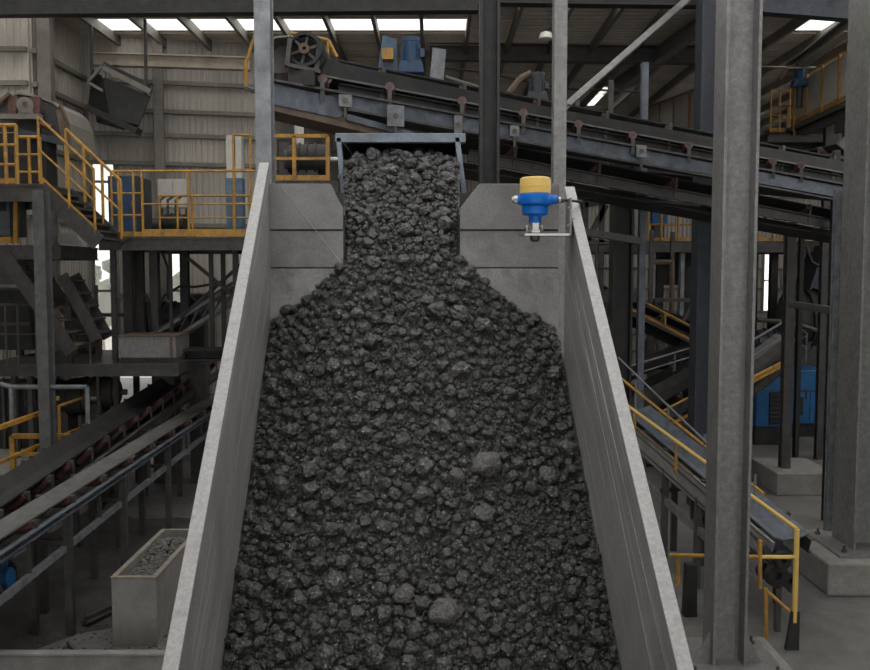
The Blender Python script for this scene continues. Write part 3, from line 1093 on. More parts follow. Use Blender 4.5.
def deck(label, x0, x1, y0, y1, z, eb=0.2, m='dark_steel', top='dark_steel', name='deck_platform'):
    root = thing(name, label, 'platform', ((x0 + x1) / 2, (y0 + y1) / 2, z - eb))
    n = max(1, round((x1 - x0) / 1.0))
    for i in range(n):
        a, b = x0 + (x1 - x0) * i / n, x0 + (x1 - x0) * (i + 1) / n
        MB().box(a + .005, b - .005, y0, y1, z - .03, z).build('deck_plate', top, root)
    for yy in (y0 + .05, y1 - .05):
        e = MB().box(x0, x1, yy - .03, yy + .0, z - eb, z - .03)
        e.box(x0, x1, yy - .05, yy + .05, z - eb, z - eb + .02)
        e.build('edge_beam', m, root)
    nb = max(2, round((x1 - x0) / 1.5) + 1)
    for i in range(nb):
        a = x0 + .05 + (x1 - x0 - .1) * i / (nb - 1)
        MB().box(a - .03, a + .03, y0 + .05, y1 - .05, z - eb + .02, z - .03).build('cross_beam', m, root)
    return root


def stair(label, top, bot, wvec, n, m='dark_steel', tread_m='dark_steel', h=0.22, t=0.035):
    top, bot, wv = V(top), V(bot), V(wvec)
    root = thing('stair', label, 'stair', bot)
    for o in (V((0, 0, 0)), wv):
        MB().bar(top + o, bot + o, t, h).build('stringer', m, root)
    run = (bot - top)
    for i in range(n):
        c = top + run * ((i + .5) / n)
        d = V((run.x, run.y, 0)).normalized() * 0.13
        MB().quad_box([c - d, c + d, c + d + wv, c - d + wv, c - d + V((0, 0, .03)), c + d + V((0, 0, .03)), c + d + wv + V((0, 0, .03)), c - d + wv + V((0, 0, .03))]).build('tread', tread_m, root)
    return root


def conveyor(label, A, B, width, belt='belt_rubber', frame='blue_grey_steel', spacing=1.2, trough=0.12, fh=0.16, fdrop=0.22,
             leg_at=(), leg_z=0.0, roller='roller_red', bracket='dark_steel', ret=True, group=None, cover=None):
    """belt conveyor whose belt centre line runs from A to B"""
    A, B = V(A), V(B)
    d = (B - A).normalized()
    sd = d.cross(V((0, 0, 1))).normalized()
    u = sd.cross(d)
    Lg = (B - A).length
    root = thing('belt_conveyor', label, 'conveyor', A, group)
    w = width / 2
    prof = [sd * -w + u * trough, sd * (-w * .45), sd * (w * .45), sd * w + u * trough]
    MB().strip([A + p for p in prof], B - A, u * -0.018).build('belt', belt, root)
    if ret:
        MB().strip([A - sd * w * .9 - u * (fdrop + .1), A + sd * w * .9 - u * (fdrop + .1)], B - A, u * -0.015).build('return_belt', belt, root)
    for s in (-1, 1):
        c = sd * (s * (w + .05)) - u * (fdrop - fh / 2 + .02)
        mb = MB().bar(A + c, B + c, 0.012, fh, up=u)
        mb.bar(A + c + u * fh / 2 - sd * (s * .0) + sd * (s * .025), B + c + u * fh / 2 + sd * (s * .025), 0.06, 0.012, up=u)
        mb.bar(A + c - u * fh / 2 + sd * (s * .025), B + c - u * fh / 2 + sd * (s * .025), 0.06, 0.012, up=u)
        mb.build('stringer', frame, root)
    n = max(1, int(Lg / spacing))
    for i in range(n):
        P = A + d * ((i + .5) * Lg / n)
        rr = 0.05
        MB().tube(P - sd * (w * .43) - u * .07, P + sd * (w * .43) - u * .07, rr, 10).build('idler_roller', roller, root, smooth=True)
        for s in (-1, 1):
            ro = MB().tube(P + sd * (s * w * .48) - u * .07, P + sd * (s * (w + .02)) + u * (trough - .05), rr, 10).build('idler_roller', roller, root, smooth=True)
            q = P + sd * (s * (w + .06))
            b = MB().bar(q - u * fdrop, q + u * (trough - .0), .05, .012, up=sd)
            b.bar(q + u * (trough - .02) - sd * (s * .05), q + u * (trough - .02), .05, .03)
            b.build('idler_bracket', bracket, ro)
    for f in leg_at:
        P = A + d * (f * Lg)
        for s in (-1, 1):
            q = P + sd * (s * (w + .05)) - u * fdrop
            MB().box(q.x - .04, q.x + .04, q.y - .04, q.y + .04, leg_z, q.z).build('leg', bracket, root)
        a = P - sd * (w + .05) - u * (fdrop + .35)
        b = P + sd * (w + .05) - u * (fdrop + .35)
        if a.z > leg_z + .1:
            MB().bar(a, b, .05, .05).build('leg_tie', bracket, root)
    return root


# --- left floor conveyors running away beside the chute
convA = conveyor('grey flat belt conveyor on the floor nearest the left chute wall', (-4.22, 6.5, 1.46), (-4.22, 19.0, 1.60), 0.30, 'grey_belt',
                 'blue_grey_steel', 0.95, 0.03, 0.06, 0.10, leg_at=(.02, .255, .395, .55), roller='roller_red', bracket='dark_steel')
lo = thing('conveyor_rail', 'long pale lower rail running beneath the nearest left conveyor', 'rail', (-4.06, 12, .9))
MB().bar((-4.05, 6.5, .91), (-4.05, 19, 1.2), .05, .07).build('rail', 'galvanised', lo)
for i in range(13):
    MB().bar((-4.05, 6.9 + i * .95, .91 + .0232 * i), (-4.05, 6.9 + i * .95, 1.34 + .013 * i), .04, .02).build('rail_post', 'dark_steel', lo)
conveyor('dark troughed belt conveyor with red rollers, second from the left chute wall', (-4.87, 6.5, 1.19), (-4.87, 19.0, 2.04), 0.52, 'belt_rubber',
         'dark_steel', 0.60, 0.13, 0.14, 0.2, leg_at=(.05, .3, .5, .75), roller='roller_red', bracket='dark_steel')
pull = thing('tail_pulley', 'blue spoked tail pulley at the lower left frame edge', 'pulley', at(3, 580, 8.6))
pc = at(4, 578, 8.7)
MB().ring(pc, (1, 0, .1), .17, .21, .10, 28).build('rim', 'dark_steel', pull, smooth=True)
MB().ring(pc, (1, 0, .1), .0, .10, .14, 20).build('hub', 'machine_blue', pull, smooth=True)
for k in range(5):
    t = k * 1.257
    MB().bar(pc, pc + V((0, math.cos(t), math.sin(t))) * .19, .03, .04).build('spoke', 'machine_blue', pull)
MB().bar(pc + V((0, -.3, .22)), pc + V((0, .3, .22)), .1, .06).build('mount', 'machine_blue', pull)
# debris under the left conveyors
def scatter(name, label, cat, x0, x1, y0, y1, z0, n, r0, r1, hfun=None, matn='debris', seed=3):
    r = np.random.default_rng(seed)
    cs, fs, k = [], [], 0
    base = [rock_verts(1, 700 + i, 4) for i in range(5)]
    for i in range(n):
        v, f = base[i % 5]
        x, y = r.uniform(x0, x1), r.uniform(y0, y1)
        q = r.uniform(r0, r1)
        z = z0 + q * .4 + (hfun(x, y) if hfun else 0)
        cs.append(v * q + np.array([x, y, z]))
        fs.append(f + k)
        k += len(v)
    o = bpy.data.objects.new(name, fast_mesh(name, np.concatenate(cs), np.concatenate(fs), matn))
    C.objects.link(o)
    return tag(o, label, cat, kind='stuff')


scatter('spilled_gravel', 'spilled gravel on the floor beneath the left conveyors', 'gravel', -5.2, -2.2, 8.8, 14.5, 0, 1800, .006, .02)
for i, (a, b) in enumerate((((-3.95, 9.9, .05), (-3.5, 10.9, .05)), ((-3.9, 9.3, .03), (-3.6, 8.9, .03)))):
    t = thing('scrap_beam', ('scrap steel channel lying on the floor beside the left conveyor', 'short scrap bar lying behind the low kerb wall')[i], 'scrap', a)
    MB().bar(a, b, .1, .03).bar(V(a) + V((0, 0, .03)), V(b) + V((0, 0, .03)), .02, .08).build('channel', 'dark_steel', t)

drift_pts = []
for k in range(40):
    t = 2 * math.pi * k / 40
    rr = 1 + .12 * math.sin(3 * t + 1) + .07 * math.sin(7 * t)
    drift_pts.append((-4.9 + 2.5 * rr * math.cos(t), 11.9 + 2.9 * rr * math.sin(t)))
mdr = MB()
nr = 8
mdr.v = [V((-4.9 + (x + 4.9) * j / nr, 11.9 + (y - 11.9) * j / nr, .002 + .05 * (1 - j / nr) ** .7 + .008 * math.sin(9 * x * j / nr) * (j < nr))) for j in range(1, nr + 1) for x, y in drift_pts]
mdr.f = [(a * 40 + i, a * 40 + (i + 1) % 40, (a + 1) * 40 + (i + 1) % 40, (a + 1) * 40 + i) for a in range(nr - 1) for i in range(40)]
mdr.f.append(tuple(range(40)))
tag(mdr.build('dark_drift', 'dark_drift', smooth=True), 'low dark drift on the floor under the left conveyors', 'dust', kind='stuff')  # low mound, darker than the floor around it

# concrete box of rubble and the low wall in front
cb = thing('concrete_box', 'open concrete box full of rubble beside the left chute wall', 'box', (-3.05, 10.3, 0))
fl, fr = at(111, 578, 9.4), at(156, 578, 9.4)
x0, x1, hz = fl.x, fr.x, fl.z
y0, y1 = 9.4, 11.2
MB().box(x0, x1, y0, y0 + .05, 0, hz).build('front_panel', 'concrete', cb, bevel=.006)
MB().box(x0, x1, y1 - .05, y1, 0, hz).build('rear_panel', 'concrete', cb, bevel=.006)
MB().box(x0, x0 + .05, y0 + .05, y1 - .05, 0, hz).build('side_panel', 'concrete', cb, bevel=.006)
MB().box(x1 - .05, x1, y0 + .05, y1 - .05, 0, hz).build('side_panel', 'concrete', cb, bevel=.006)
MB().box(x0 + .05, x1 - .05, y0 + .05, y1 - .05, 0, hz - .09).build('fill', 'debris', cb)
for a in ((x0 - .006, x1 + .006, y0 - .006, y0 + .05), (x0 - .006, x1 + .006, y1 - .05, y1 + .006), (x0 - .006, x0 + .05, y0 + .05, y1 - .05), (x1 - .05, x1 + .006, y0 + .05, y1 - .05)):
    MB().box(a[0], a[1], a[2], a[3], hz, hz + .012).build('rim_strip', 'rim_dust', cb)
scatter('rubble', 'grey rubble heaped inside the open concrete box', 'rubble', x0 + .07, x1 - .07, y0 + .07, y1 - .07, hz - .1, 900, .01, .035,
        lambda x, y: .13 * math.exp(-((y - 10.6) / .28) ** 2 - ((x - (x0 + x1) / 2) / .2) ** 2), seed=5)
lw = thing('low_wall', 'low concrete kerb wall along the bottom left of the picture', 'wall', (-4.5, 8.4, 0))
zk = zat(650, 8.5)
MB().box(-7.2, xat(172, 650, 8.5), 8.43, 8.5, 0, zk - .03).build('wall_body', 'concrete', lw)
MB().box(-7.2, xat(172, 650, 8.5), 8.415, 8.515, zk - .03, zk).build('coping', 'concrete', lw, bevel=.008)

# --- left mezzanine
MY = 15.0
zd = zat(237, MY)
xa, xb2 = xat(98, 237, MY), xat(300, 237, MY)
deck('left mezzanine deck with dark edge beam between stair and chute', xa, xb2, MY, 18.2, zd, .22, 'dark_steel')
hgt = zat(171, MY) - zd
railing('yellow handrail along the front of the left mezzanine deck', [V((xat(p, 237, MY), MY, zd)) for p in (143, 189, 235, 281)], hgt, r=.02, mids=1, kh=.12)
railing('short yellow handrail in front of the blue cabinet', [V((xat(p, 237, MY), MY + .02, zd)) for p in (112, 119, 134, 143)], hgt, r=.02, mids=2)
railing('low yellow inner rail around the pump on the left deck', [V((xat(p, 237, 16.2), 16.2, zd)) for p in (160, 178, 193, 234, 250)], 0.78, r=.02, mids=1, kick=False)
# blue cabinet
bc = thing('blue_cabinet', 'worn blue cabinet on the left deck beside the stair foot', 'cabinet', (xat(123, 230, 15.8), 16, zd))
c0, c1 = xat(109, 230, 15.7), xat(138, 230, 15.7)
hc = zat(176, 15.7)
MB().box(c0, c1, 15.7, 16.5, zd, hc).build('body', 'navy_steel', bc)
for a, b in ((c0 + .02, (c0 + c1) / 2 - .01), ((c0 + c1) / 2 + .01, c1 - .02)):
    dd = MB().box(a, b, 15.67, 15.7, zd + .05, hc - .03).build('door', 'motor_blue', bc)
    MB().box(b - .06, b - .04, 15.64, 15.67, zd + .5, zd + .65).build('handle', 'yellow_paint', dd)
# pump set
pm = thing('pump_set', 'dark pump and motor on a skid on the left deck', 'pump', (xat(170, 230, 16.8), 16.8, zd))
px0, px1 = xat(146, 232, 16.8), xat(190, 232, 16.8)
MB().box(px0, px1, 16.5, 17.2, zd, zd + .12).build('skid', 'dark_steel', pm)
MB().tube((px0 + .3, 16.85, zd + .32), (px1 - .1, 16.85, zd + .32), .17, 16).build('motor', 'black_steel', pm, smooth=True)
MB().tube((px0 + .05, 16.85, zd + .30), (px0 + .3, 16.85, zd + .30), .12, 14).build('gearbox', 'dark_steel', pm, smooth=True)
for k in range(4):
    MB().ring((px0 + .4 + k * .07, 16.85, zd + .32), (1, 0, 0), .17, .195, .02, 16).build('cooling_fin', 'black_steel', pm)
for dx in (.25, .4, .55):
    MB().path([(px0 + dx, 16.85, zd + .4), (px0 + dx, 16.85, zd + .75), (px0 + dx + .1, 16.95, zd + .85)], .025, 8).build('pipe', 'dark_steel', pm)
cpn = thing('control_panel', 'pale control panel with doors behind the pump on the left deck', 'panel', (xat(172, 230, 17.6), 17.6, zd))
p0, p1 = xat(158, 200, 17.6), xat(188, 200, 17.6)
zpa, zpb = zat(208, 17.6), zat(179, 17.6)
MB().box(p0, p1, 17.6, 17.75, zpa, zpb).build('box', 'pale_panel', cpn)
for a, b in ((p0 + .01, (p0 + p1) / 2 - .005), ((p0 + p1) / 2 + .005, p1 - .01)):
    MB().box(a, b, 17.585, 17.6, zpa + .02, zpb - .02).build('panel_door', 'pale_panel', cpn)
for a in (p0 + .05, p1 - .05):
    MB().box(a - .02, a + .02, 17.65, 17.7, zd, zpa).build('stand', 'dark_steel', cpn)
# pale pillar with blue foot
pp = thing('machine_pillar', 'pale pillar with blue foot at the right end of the left deck', 'pillar', (xat(236, 230, 16.5), 16.5, zd))
a0, a1 = xat(227, 200, 16.4), xat(234, 200, 16.4)
b0, b1 = xat(236, 200, 16.4), xat(242, 200, 16.4)
for q0, q1 in ((a0, a1), (b0, b1)):
    MB().box(q0, q1, 16.4, 16.6, zat(178, 16.4), zat(135, 16.4)).build('post', 'pale_panel', pp)
    MB().box(q0 - .01, q1 + .01, 16.39, 16.61, zd, zat(178, 16.4)).build('foot', 'worn_blue', pp)
MB().box(a1, b0, 16.45, 16.55, zat(172, 16.4), zat(166, 16.4)).build('tie', 'pale_panel', pp)
# X brace
for p, q, lb in (((188, 258), (245, 305), 'diagonal brace under the left deck, falling to the right'), ((244, 262), (180, 318), 'diagonal brace under the left deck, falling to the left')):
    t = thing('cross_brace', lb, 'brace', at(*q, 15.3))
    yb = 15.3 if p[0] < 200 else 15.4
    ibeam_parts(t, at(*p, yb), at(*q, yb), .05, .08, .012, .012, (0, 1, 0), 'black_steel')
# hoses drooping under deck
for i, (pts, lb) in enumerate((
        ([(160, 246), (168, 268), (168, 300)], 'black hose drooping in front of the small window'),
        ([(225, 282), (195, 287), (180, 286), (164, 296), (158, 310)], 'black hose looping between the braces under the left deck'),
        ([(131, 246), (137, 282), (148, 300), (150, 330)], 'black hose hanging between the wide posts'))):
    tag(MB().path([at(a, b, 15.7 + .1 * i) for a, b in pts], .022, 8).build('hose', 'black_steel'), lb, 'hose')

# --- lower left platform with tank side and stored plant
LY = 14.4
zl = zat(364, LY)
deck('low dark service deck at left carrying the grey tank', xat(-20, 364, LY), xat(178, 364, LY), LY, 17.0, zl, .2, 'dark_steel')
tk = thing('grey_tank', 'grey sheet metal tank side on the low left deck', 'tank', at(147, 358, 14.6))
t0, t1 = xat(118, 345, 14.6), xat(176, 345, 14.6)
MB().box(t0, t1, 14.6, 15.4, zat(358, 14.6), zat(336, 14.6)).build('body', 'grey_steel', tk, bevel=.01)
MB().box(t0 - .02, t1 + .02, 14.58, 15.42, zat(337, 14.6), zat(335.5, 14.6)).build('rim', 'rust', tk)
MB().box(t1 - .1, t1 - .06, 14.58, 14.6, zat(358, 14.6), zat(337, 14.6)).build('stiffener', 'rust', tk)
MB().box(t0, t1, 14.7, 15.3, zl, zat(358, 14.6)).build('base', 'dark_steel', tk)
for px, Yp, lb in ((14, 14.6, 'thin pale post at far left below the low deck'), (30, 14.6, 'dark post left of the grey H column below the low deck'), (107, 16.0, 'dark post below the low deck, left of the tank'),
               (136, 16.9, 'dark post beneath the grey tank')):
    column(lb, px - 2.5, px + 2.5, Yp, zl - .2, 0, 'dark_steel', .1, 'flange', refy=400, name='deck_post')
railing('grey pipe handrail standing in front of the low left deck', [at(-30, 412, 13.2), at(12, 424, 13.2), at(88, 424, 13.2)], zat(387, 13.2) - zat(424, 13.2), 'galvanised', .035, 0, False)
railing('thin grey rail on the low deck at far left', [V((xat(p, 364, LY), LY + .1, zl)) for p in (-20, 4, 16, 34, 64, 88)], .95, 'dark_steel', .018, 1, False)
column('tall thin dark post rising from the low deck beside the grey column', 66, 70, 14.5, zat(285, 14.5), zl, 'dark_steel', .06, 'flange', name='deck_post')
column('square dark post left of the tall windows under the stair', 94, 97, 14.9, zat(285, 14.9), 0, 'dark_steel', .06, 'flange', name='deck_post')

# dark plant under the left deck: pumps and pipes
def drum_unit(label, px, py, Y, r, ln, m1, m2='dark_steel', name='motor', cat='motor', ax=(1, 0, 0), zfloor=0):
    c = at(px, py, Y)
    ax = V(ax).normalized()
    t = thing(name, label, cat, (c.x, c.y, zfloor))
    MB().tube(c - ax * ln / 2, c + ax * ln / 2, r, 18).build('barrel', m1, t, smooth=True)
    for s in (-1, 1):
        MB().tube(c + ax * (s * ln / 2), c + ax * (s * (ln / 2 + .06)), r * .8, 16).build('end_cap', m2, t, smooth=True)
    MB().tube(c + ax * (ln / 2), c + ax * (ln / 2 + .2), r * .2, 10).build('shaft', 'stainless', t)
    for k in range(3):
        MB().ring(c + ax * (ln * (k - 1) * .22), ax, r, r * 1.1, .03, 18).build('cooling_fin', m1, t)
    MB().box(c.x - r * .7, c.x + r * .7, c.y - r * .7, c.y + r * .7, zfloor, c.z - r * .6).build('foot', m2, t)
    return t


drum_unit('dark blue motor behind the braces under the left deck', 165, 318, 17.0, .3, .9, 'navy_steel')
drum_unit('round grey pump head beside the inclined truss at left', 198, 307, 17.0, .22, .35, 'blue_grey_steel', ax=(.6, .8, 0), name='pump', cat='pump')
drum_unit('black motor on the floor below the low left deck', 60, 398, 15.2, .3, .9, 'black_steel')
drum_unit('black motor below the grey tank', 95, 392, 15.4, .25, .7, 'dark_steel')
tag(MB().box(*[f for f in (xat(54, 398, 14.9), xat(60, 398, 14.9), 14.85, 14.95, zat(400, 14.9), zat(396, 14.9))]).build('junction_box', 'bright_yellow'), 'small yellow junction box below the low left deck', 'box')
dh = thing('dark_hopper', 'dark sloping hopper side behind the lower left stairs', 'hopper', at(10, 350, 15.7))
MB().prism([at(-30, 252, 15.7), at(24, 256, 15.7), at(33, 350, 15.7), at(-30, 350, 15.7)], (0, .6, 0)).build('body', 'black_steel', dh)
MB().prism([at(-30, 256, 15.65), at(10, 258, 15.65), at(28, 290, 15.65), at(-30, 290, 15.65)], (0, .05, 0)).build('upper_panel', 'dark_steel', dh)
MB().bar(at(-30, 286, 15.6), at(24, 286, 15.6), .06, .05).build('stiffener', 'galvanised', dh)
MB().bar(at(-30, 324, 15.6), at(30, 324, 15.6), .06, .05).build('stiffener', 'dark_steel', dh)
for px in (-10, 20):
    MB().bar(at(px, 350, 15.9), V((at(px, 350, 15.9).x, 15.9, zl)), .1, .1).build('leg', 'dark_steel', dh)
sb = thing('switch_box', 'black switch box on the low deck behind the second stair', 'box', at(85, 360, 16.2))
MB().box(xat(66, 345, 16.2), xat(92, 345, 16.2), 16.2, 16.6, zl, zat(322, 16.2)).build('body', 'black_steel', sb)
MB().box(xat(69, 345, 16.2), xat(89, 345, 16.2), 16.17, 16.2, zl + .1, zat(325, 16.2)).build('door', 'dark_steel', sb)
lt = thing('lower_bin', 'dark steel bin on the floor under the low left deck', 'bin', V((xat(20, 420, 15.4), 15.4, .95)))
MB().box(xat(-30, 400, 15.4), xat(35, 400, 15.4), 15.4, 16.3, .95, zat(385, 15.4)).build('body', 'black_steel', lt)
for px in (-10, 4, 18, 32):
    MB().bar(V((xat(px, 400, 15.38), 15.37, .95)), V((xat(px, 400, 15.38), 15.37, zat(385, 15.4))), .05, .05).build('rib', 'dark_steel', lt)
MB().box(xat(-32, 400, 15.4), xat(37, 400, 15.4), 15.34, 15.42, zat(386, 15.4), zat(383, 15.4)).build('rim', 'mid_steel', lt)
for i, (px, Y) in enumerate(((75, 15.8), (100, 16.3), (146, 17.4))):
    t = thing('valve_pipe', ('upright pipe with handwheel on the low deck by the second stair', 'upright pipe with handwheel beside the tall window', 'upright rusty pipe with handwheel behind the grey tank')[i], 'pipe', (xat(px, 340, Y), Y, zl))
    x = xat(px, 340, Y)
    MB().tube((x, Y, zl), (x, Y, zl + .75), .04, 8).build('riser', 'rust', t)
    MB().ring((x, Y - .06, zl + .55), (0, 1, 0), .07, .09, .02, 14).build('handwheel', 'yellow_paint', t)
    MB().tube((x, Y, zl + .7), (x + .5, Y, zl + .7), .035, 8).build('branch', 'dark_steel', t)
# inclined truss at left
tr = thing('inclined_truss', 'pale inclined conveyor truss rising right under the left deck', 'truss', at(155, 352, 15.9))
for dz, dy in ((0, 0), (0, .5), (.28, 0), (.28, .5)):
    MB().bar(at(152, 352, 15.9) + V((0, dy, dz)), at(262, 283, 15.9) + V((0, dy, dz)), .06, .06).build('chord', 'grey_steel', tr)
for k in range(9):
    a = at(152, 352, 15.9).lerp(at(262, 283, 15.9), k / 9)
    b = at(152, 352, 15.9).lerp(at(262, 283, 15.9), (k + 1) / 9)
    MB().bar(a, b + V((0, 0, .28)), .03, .03).build('lacing', 'dark_steel', tr)
MB().strip([at(152, 350, 15.9) + V((0, 0, .3)), at(152, 350, 15.9) + V((0, .5, .3))], at(262, 283, 15.9) - at(152, 352, 15.9), (0, 0, .02)).build('belt', 'grey_belt', tr)

# yellow handrails by the floor conveyors
HY = 13.6
zf = .95
railing('yellow handrail corner beside the dark troughed belt', [V((xat(14, 484, HY), HY, zf)), V((xat(84, 484, HY), HY, zf))], zat(436, HY) - zf, r=.035, mids=1, kick=False, square=True)
railing('sloping yellow handrail beside the belt at the left edge', [V((-5.9, 9.7, .95)), V((-5.9, 11.6, .95)), V((-5.9, 13.5, .95))], .95, r=.03, mids=1, kick=True, square=True)
railing('yellow handrail following the dark belt further back', [V((-5.9, 14.0, .95)), V((-5.9, 15.2, .95)), V((-5.9, 16.3, .95))], .95, r=.025, mids=1, kick=True)

# --- upper left platform, stair and machine
UY = 13.6
zu = zat(184, UY)
deck('upper left platform deck at the picture edge', xat(-40, 184, UY), xat(46, 184, UY), UY, 15.4, zu, .26, 'dark_steel')
hu = zat(125, UY) - zu
railing('yellow handrail on the upper left platform', [V((xat(p, 184, UY), UY + .02, zu)) for p in (-40, -10, 6, 17)], hu, r=.03, mids=2)
railing('yellow gate rail at the head of the left stair', [V((xat(p, 184, UY + .9), UY + .9, zu)) for p in (17, 30, 41)], hu * .95, r=.026, mids=2)
stp, sbt = at(40, 188, UY), V((xat(98, 243, UY + .3), UY, zd - .02))
sbt = at(99, 243, UY)
stair('dark steel stair from the upper left platform to the deck', stp, sbt, (0, 1.0, 0), 7, 'dark_steel', 'dark_steel', .24)
for off, lb in ((0.0, 'near yellow stair handrail at the left stair'), (1.0, 'far yellow stair handrail at the left stair')):
    if off == 0.0:
        continue
    railing(lb, [stp + V((0, off, .05)), stp.lerp(sbt, .33) + V((0, off, .05)), stp.lerp(sbt, .66) + V((0, off, .05)), sbt + V((0, off, .05))], .98, r=.026, mids=1, kick=False)
railing('near yellow handrail sloping down the left stair', [stp + V((0, 0, .1)), stp.lerp(sbt, .5) + V((0, 0, .1)), sbt.lerp(stp, .06) + V((0, 0, .1))], .95, r=.02, mids=1, kick=True)
# rooms below the platform
pnl = thing('crate_cabinet', 'blue-grey cabinet behind a yellow frame below the upper left platform', 'cabinet', at(4, 240, 14.6))
MB().box(xat(-20, 230, 14.6), xat(10, 230, 14.6), 14.6, 15.2, zat(236, 14.6), zat(200, 14.6)).build('body', 'blue_grey_steel', pnl)
MB().box(xat(-2, 230, 14.6), xat(7, 230, 14.6), 14.58, 14.6, zat(211, 14.6), zat(201, 14.6)).build('window', 'black_steel', pnl)
yf = thing('yellow_frame', 'yellow door frame below the upper left platform', 'frame', at(16, 243, 14.3))
for px in (-12, 16):
    MB().bar(at(px, 243, 14.3), at(px, 198, 14.3), .06, .06).build('post', 'yellow_paint', yf)
MB().bar(at(-12, 240, 14.3), at(12, 240, 14.3), .06, .1).build('sill', 'yellow_paint', yf)
deck('small dark landing below the upper left platform', xat(-40, 246, 14.0), xat(60, 246, 14.0), 14.0, 15.6, zat(245, 14.0), .22, 'dark_steel')
# lower dark stairs
stair('dark stair falling right below the small landing', at(4, 255, 14.0), at(72, 352, 14.0), (0, .9, 0), 8, 'dark_steel', 'rust', .22)
stair('second dark stair falling right behind the grey H column', at(62, 275, 14.4), at(97, 340, 14.4), (0, .5, 0), 5, 'dark_steel', 'dark_steel', .18)
sw = thing('white_panel', 'small pale panel tucked under the left stair', 'panel', at(70, 240, 15.2))
MB().prism([at(56, 233, 15.2), at(75, 233, 15.2), at(84, 246, 15.2), at(56, 243, 15.2)], (0, .04, 0)).build('sheet', 'pale_panel', sw)
MB().bar(at(55, 215, 15.2), at(57, 262, 15.2), .06, .04).build('edge', 'galvanised', sw)

# machine on the upper left platform: conveyor head with arched hood
hd = thing('head_machine', 'dusty conveyor head machine with arched hood at the upper left edge', 'machine', at(30, 140, 14.8))
hp = [(-30, 118), (-6, 110), (6, 97), (18, 92), (36, 95), (52, 101), (60, 108), (66, 122), (68, 142)]
MB().strip([at(a, b, 15.0) for a, b in hp], (0, 1.2, 0), (0, 0, -.03)).build('hood', 'girt_steel', hd)
MB().prism([at(a, b, 15.05) for a, b in hp] + [at(40, 132, 15.05), at(-30, 132, 15.05)], (0, .03, 0)).build('side_plate', 'dark_steel', hd)
for p0_, p1_, nm in (((13, 96), (13, 116), 'frame_post'), ((36, 97), (36, 116), 'frame_post')):
    MB().bar(at(*p0_, 14.85), at(*p1_, 14.85), .14, .06, up=(0, 1, 0)).build(nm, 'roller_red', hd)
MB().bar(at(-10, 117, 14.85), at(41, 117, 14.85), .14, .08).build('bearer', 'girt_steel', hd)
bb = MB().tube(at(25, 105, 14.75), at(25, 105, 15.05), .13, 18).build('bearing', 'girt_steel', hd, smooth=True)
MB().tube(at(25, 104, 14.68), at(25, 104, 14.78), .045, 12).build('shaft_end', 'rust', bb, smooth=True)
MB().prism([at(17, 116, 14.8), at(33, 116, 14.8), at(30, 99, 14.8), at(20, 99, 14.8)], (0, .08, 0)).build('bearing_block', 'girt_steel', hd, bevel=.02)
MB().bar(at(-12, 112, 14.8), at(10, 93, 14.8), .05, .05).build('guard_bar', 'rust', hd)
MB().box(xat(18, 125, 14.9), xat(37, 125, 14.9), 14.9, 15.5, zat(132, 14.9), zat(118, 14.9)).build('drop_box', 'black_steel', hd)
MB().bar(at(20, 132, 14.85), at(66, 143, 14.85), .1, .1).build('frame_rail', 'navy_steel', hd)
MB().tube(at(40, 124, 14.85), at(52, 128, 14.85), .05, 10).build('roller', 'roller_red', hd, smooth=True)
MB().prism([at(56, 112, 15.0), at(60, 103, 15.0), at(68, 122, 15.0), at(69, 145, 15.0), at(63, 145, 15.0)], (0, .08, 0)).build('chute_lip', 'rust', hd)
MB().box(xat(-30, 140, 15.0), xat(46, 140, 15.0), 15.0, 15.4, zu - .1, zat(133, 15.0)).build('plinth', 'black_steel', hd)

# tilted bin in front of the back wall
tb = thing('tilted_bin', 'dark tilted steel bin hanging in front of the back wall', 'bin', at(120, 120, 17.6))
Yb = 17.4
fr4 = [at(103, 77, Yb), at(150, 96, Yb), at(138, 127, Yb), at(110, 119, Yb)]
MB().prism(fr4, (0, .04, 0)).build('front_panel', 'black_steel', tb)
bk = [p + V((-.62, 1.0, .1)) for p in fr4]
lf = [at(92, 70, Yb + .2), at(103, 77, Yb + .0), at(110, 119, Yb), at(88, 108, Yb + .2)]
MB().prism(lf, (.02, .1, 0)).build('left_panel', 'black_steel', tb)
MB().quad_box([fr4[3], fr4[2], bk[2], bk[3], fr4[3] + V((0, 0, .03)), fr4[2] + V((0, 0, .03)), bk[2] + V((0, 0, .03)), bk[3] + V((0, 0, .03))]).build('bottom_panel', 'black_steel', tb)
MB().prism([p + V((-.62, 1.0, .1)) for p in fr4], (0, .04, 0)).build('rear_panel', 'black_steel', tb)
MB().bar(at(104, 68, Yb - .03), at(151, 92, Yb - .03), .12, .1).build('top_rim', 'girt_steel', tb)
MB().bar(at(104, 64, Yb + .5), at(150, 86, Yb + .5), .1, .08).build('top_rim', 'dark_steel', tb)
for a, b in (((104, 64), (88, 82)), ((88, 82), (103, 91)), ((104, 64), (104, 78))):
    MB().bar(at(*a, Yb - .02), at(*b, Yb - .02), .05, .05).build('brace', 'girt_steel', tb)
MB().bar(at(88, 108, Yb), at(139, 132, Yb), .3, .12).build('bottom_rail', 'black_steel', tb)
for px in (92, 146):
    MB().bar(V((at(px, 60, Yb + .3).x, Yb + .3, ROOF_Z - .1)), at(px, 84 if px < 100 else 96, Yb + .3), .05, .05).build('hanger', 'dark_steel', tb)

# ------------------------------------------------------------------ overhead conveyors across the middle
CA, CB = at(288, 72, 10.2), at(900, 181, 14.6)
dC = (CB - CA).normalized()


def cv(px, py):
    """point in the plane of the near side of the main overhead conveyor, seen at pixel"""
    # depth varies with px along the conveyor
    t = (px - 288) / (900 - 288)
    Yc = 10.2 * 14.6 / (14.6 + (10.2 - 14.6) * t)
    return at(px, py, Yc)


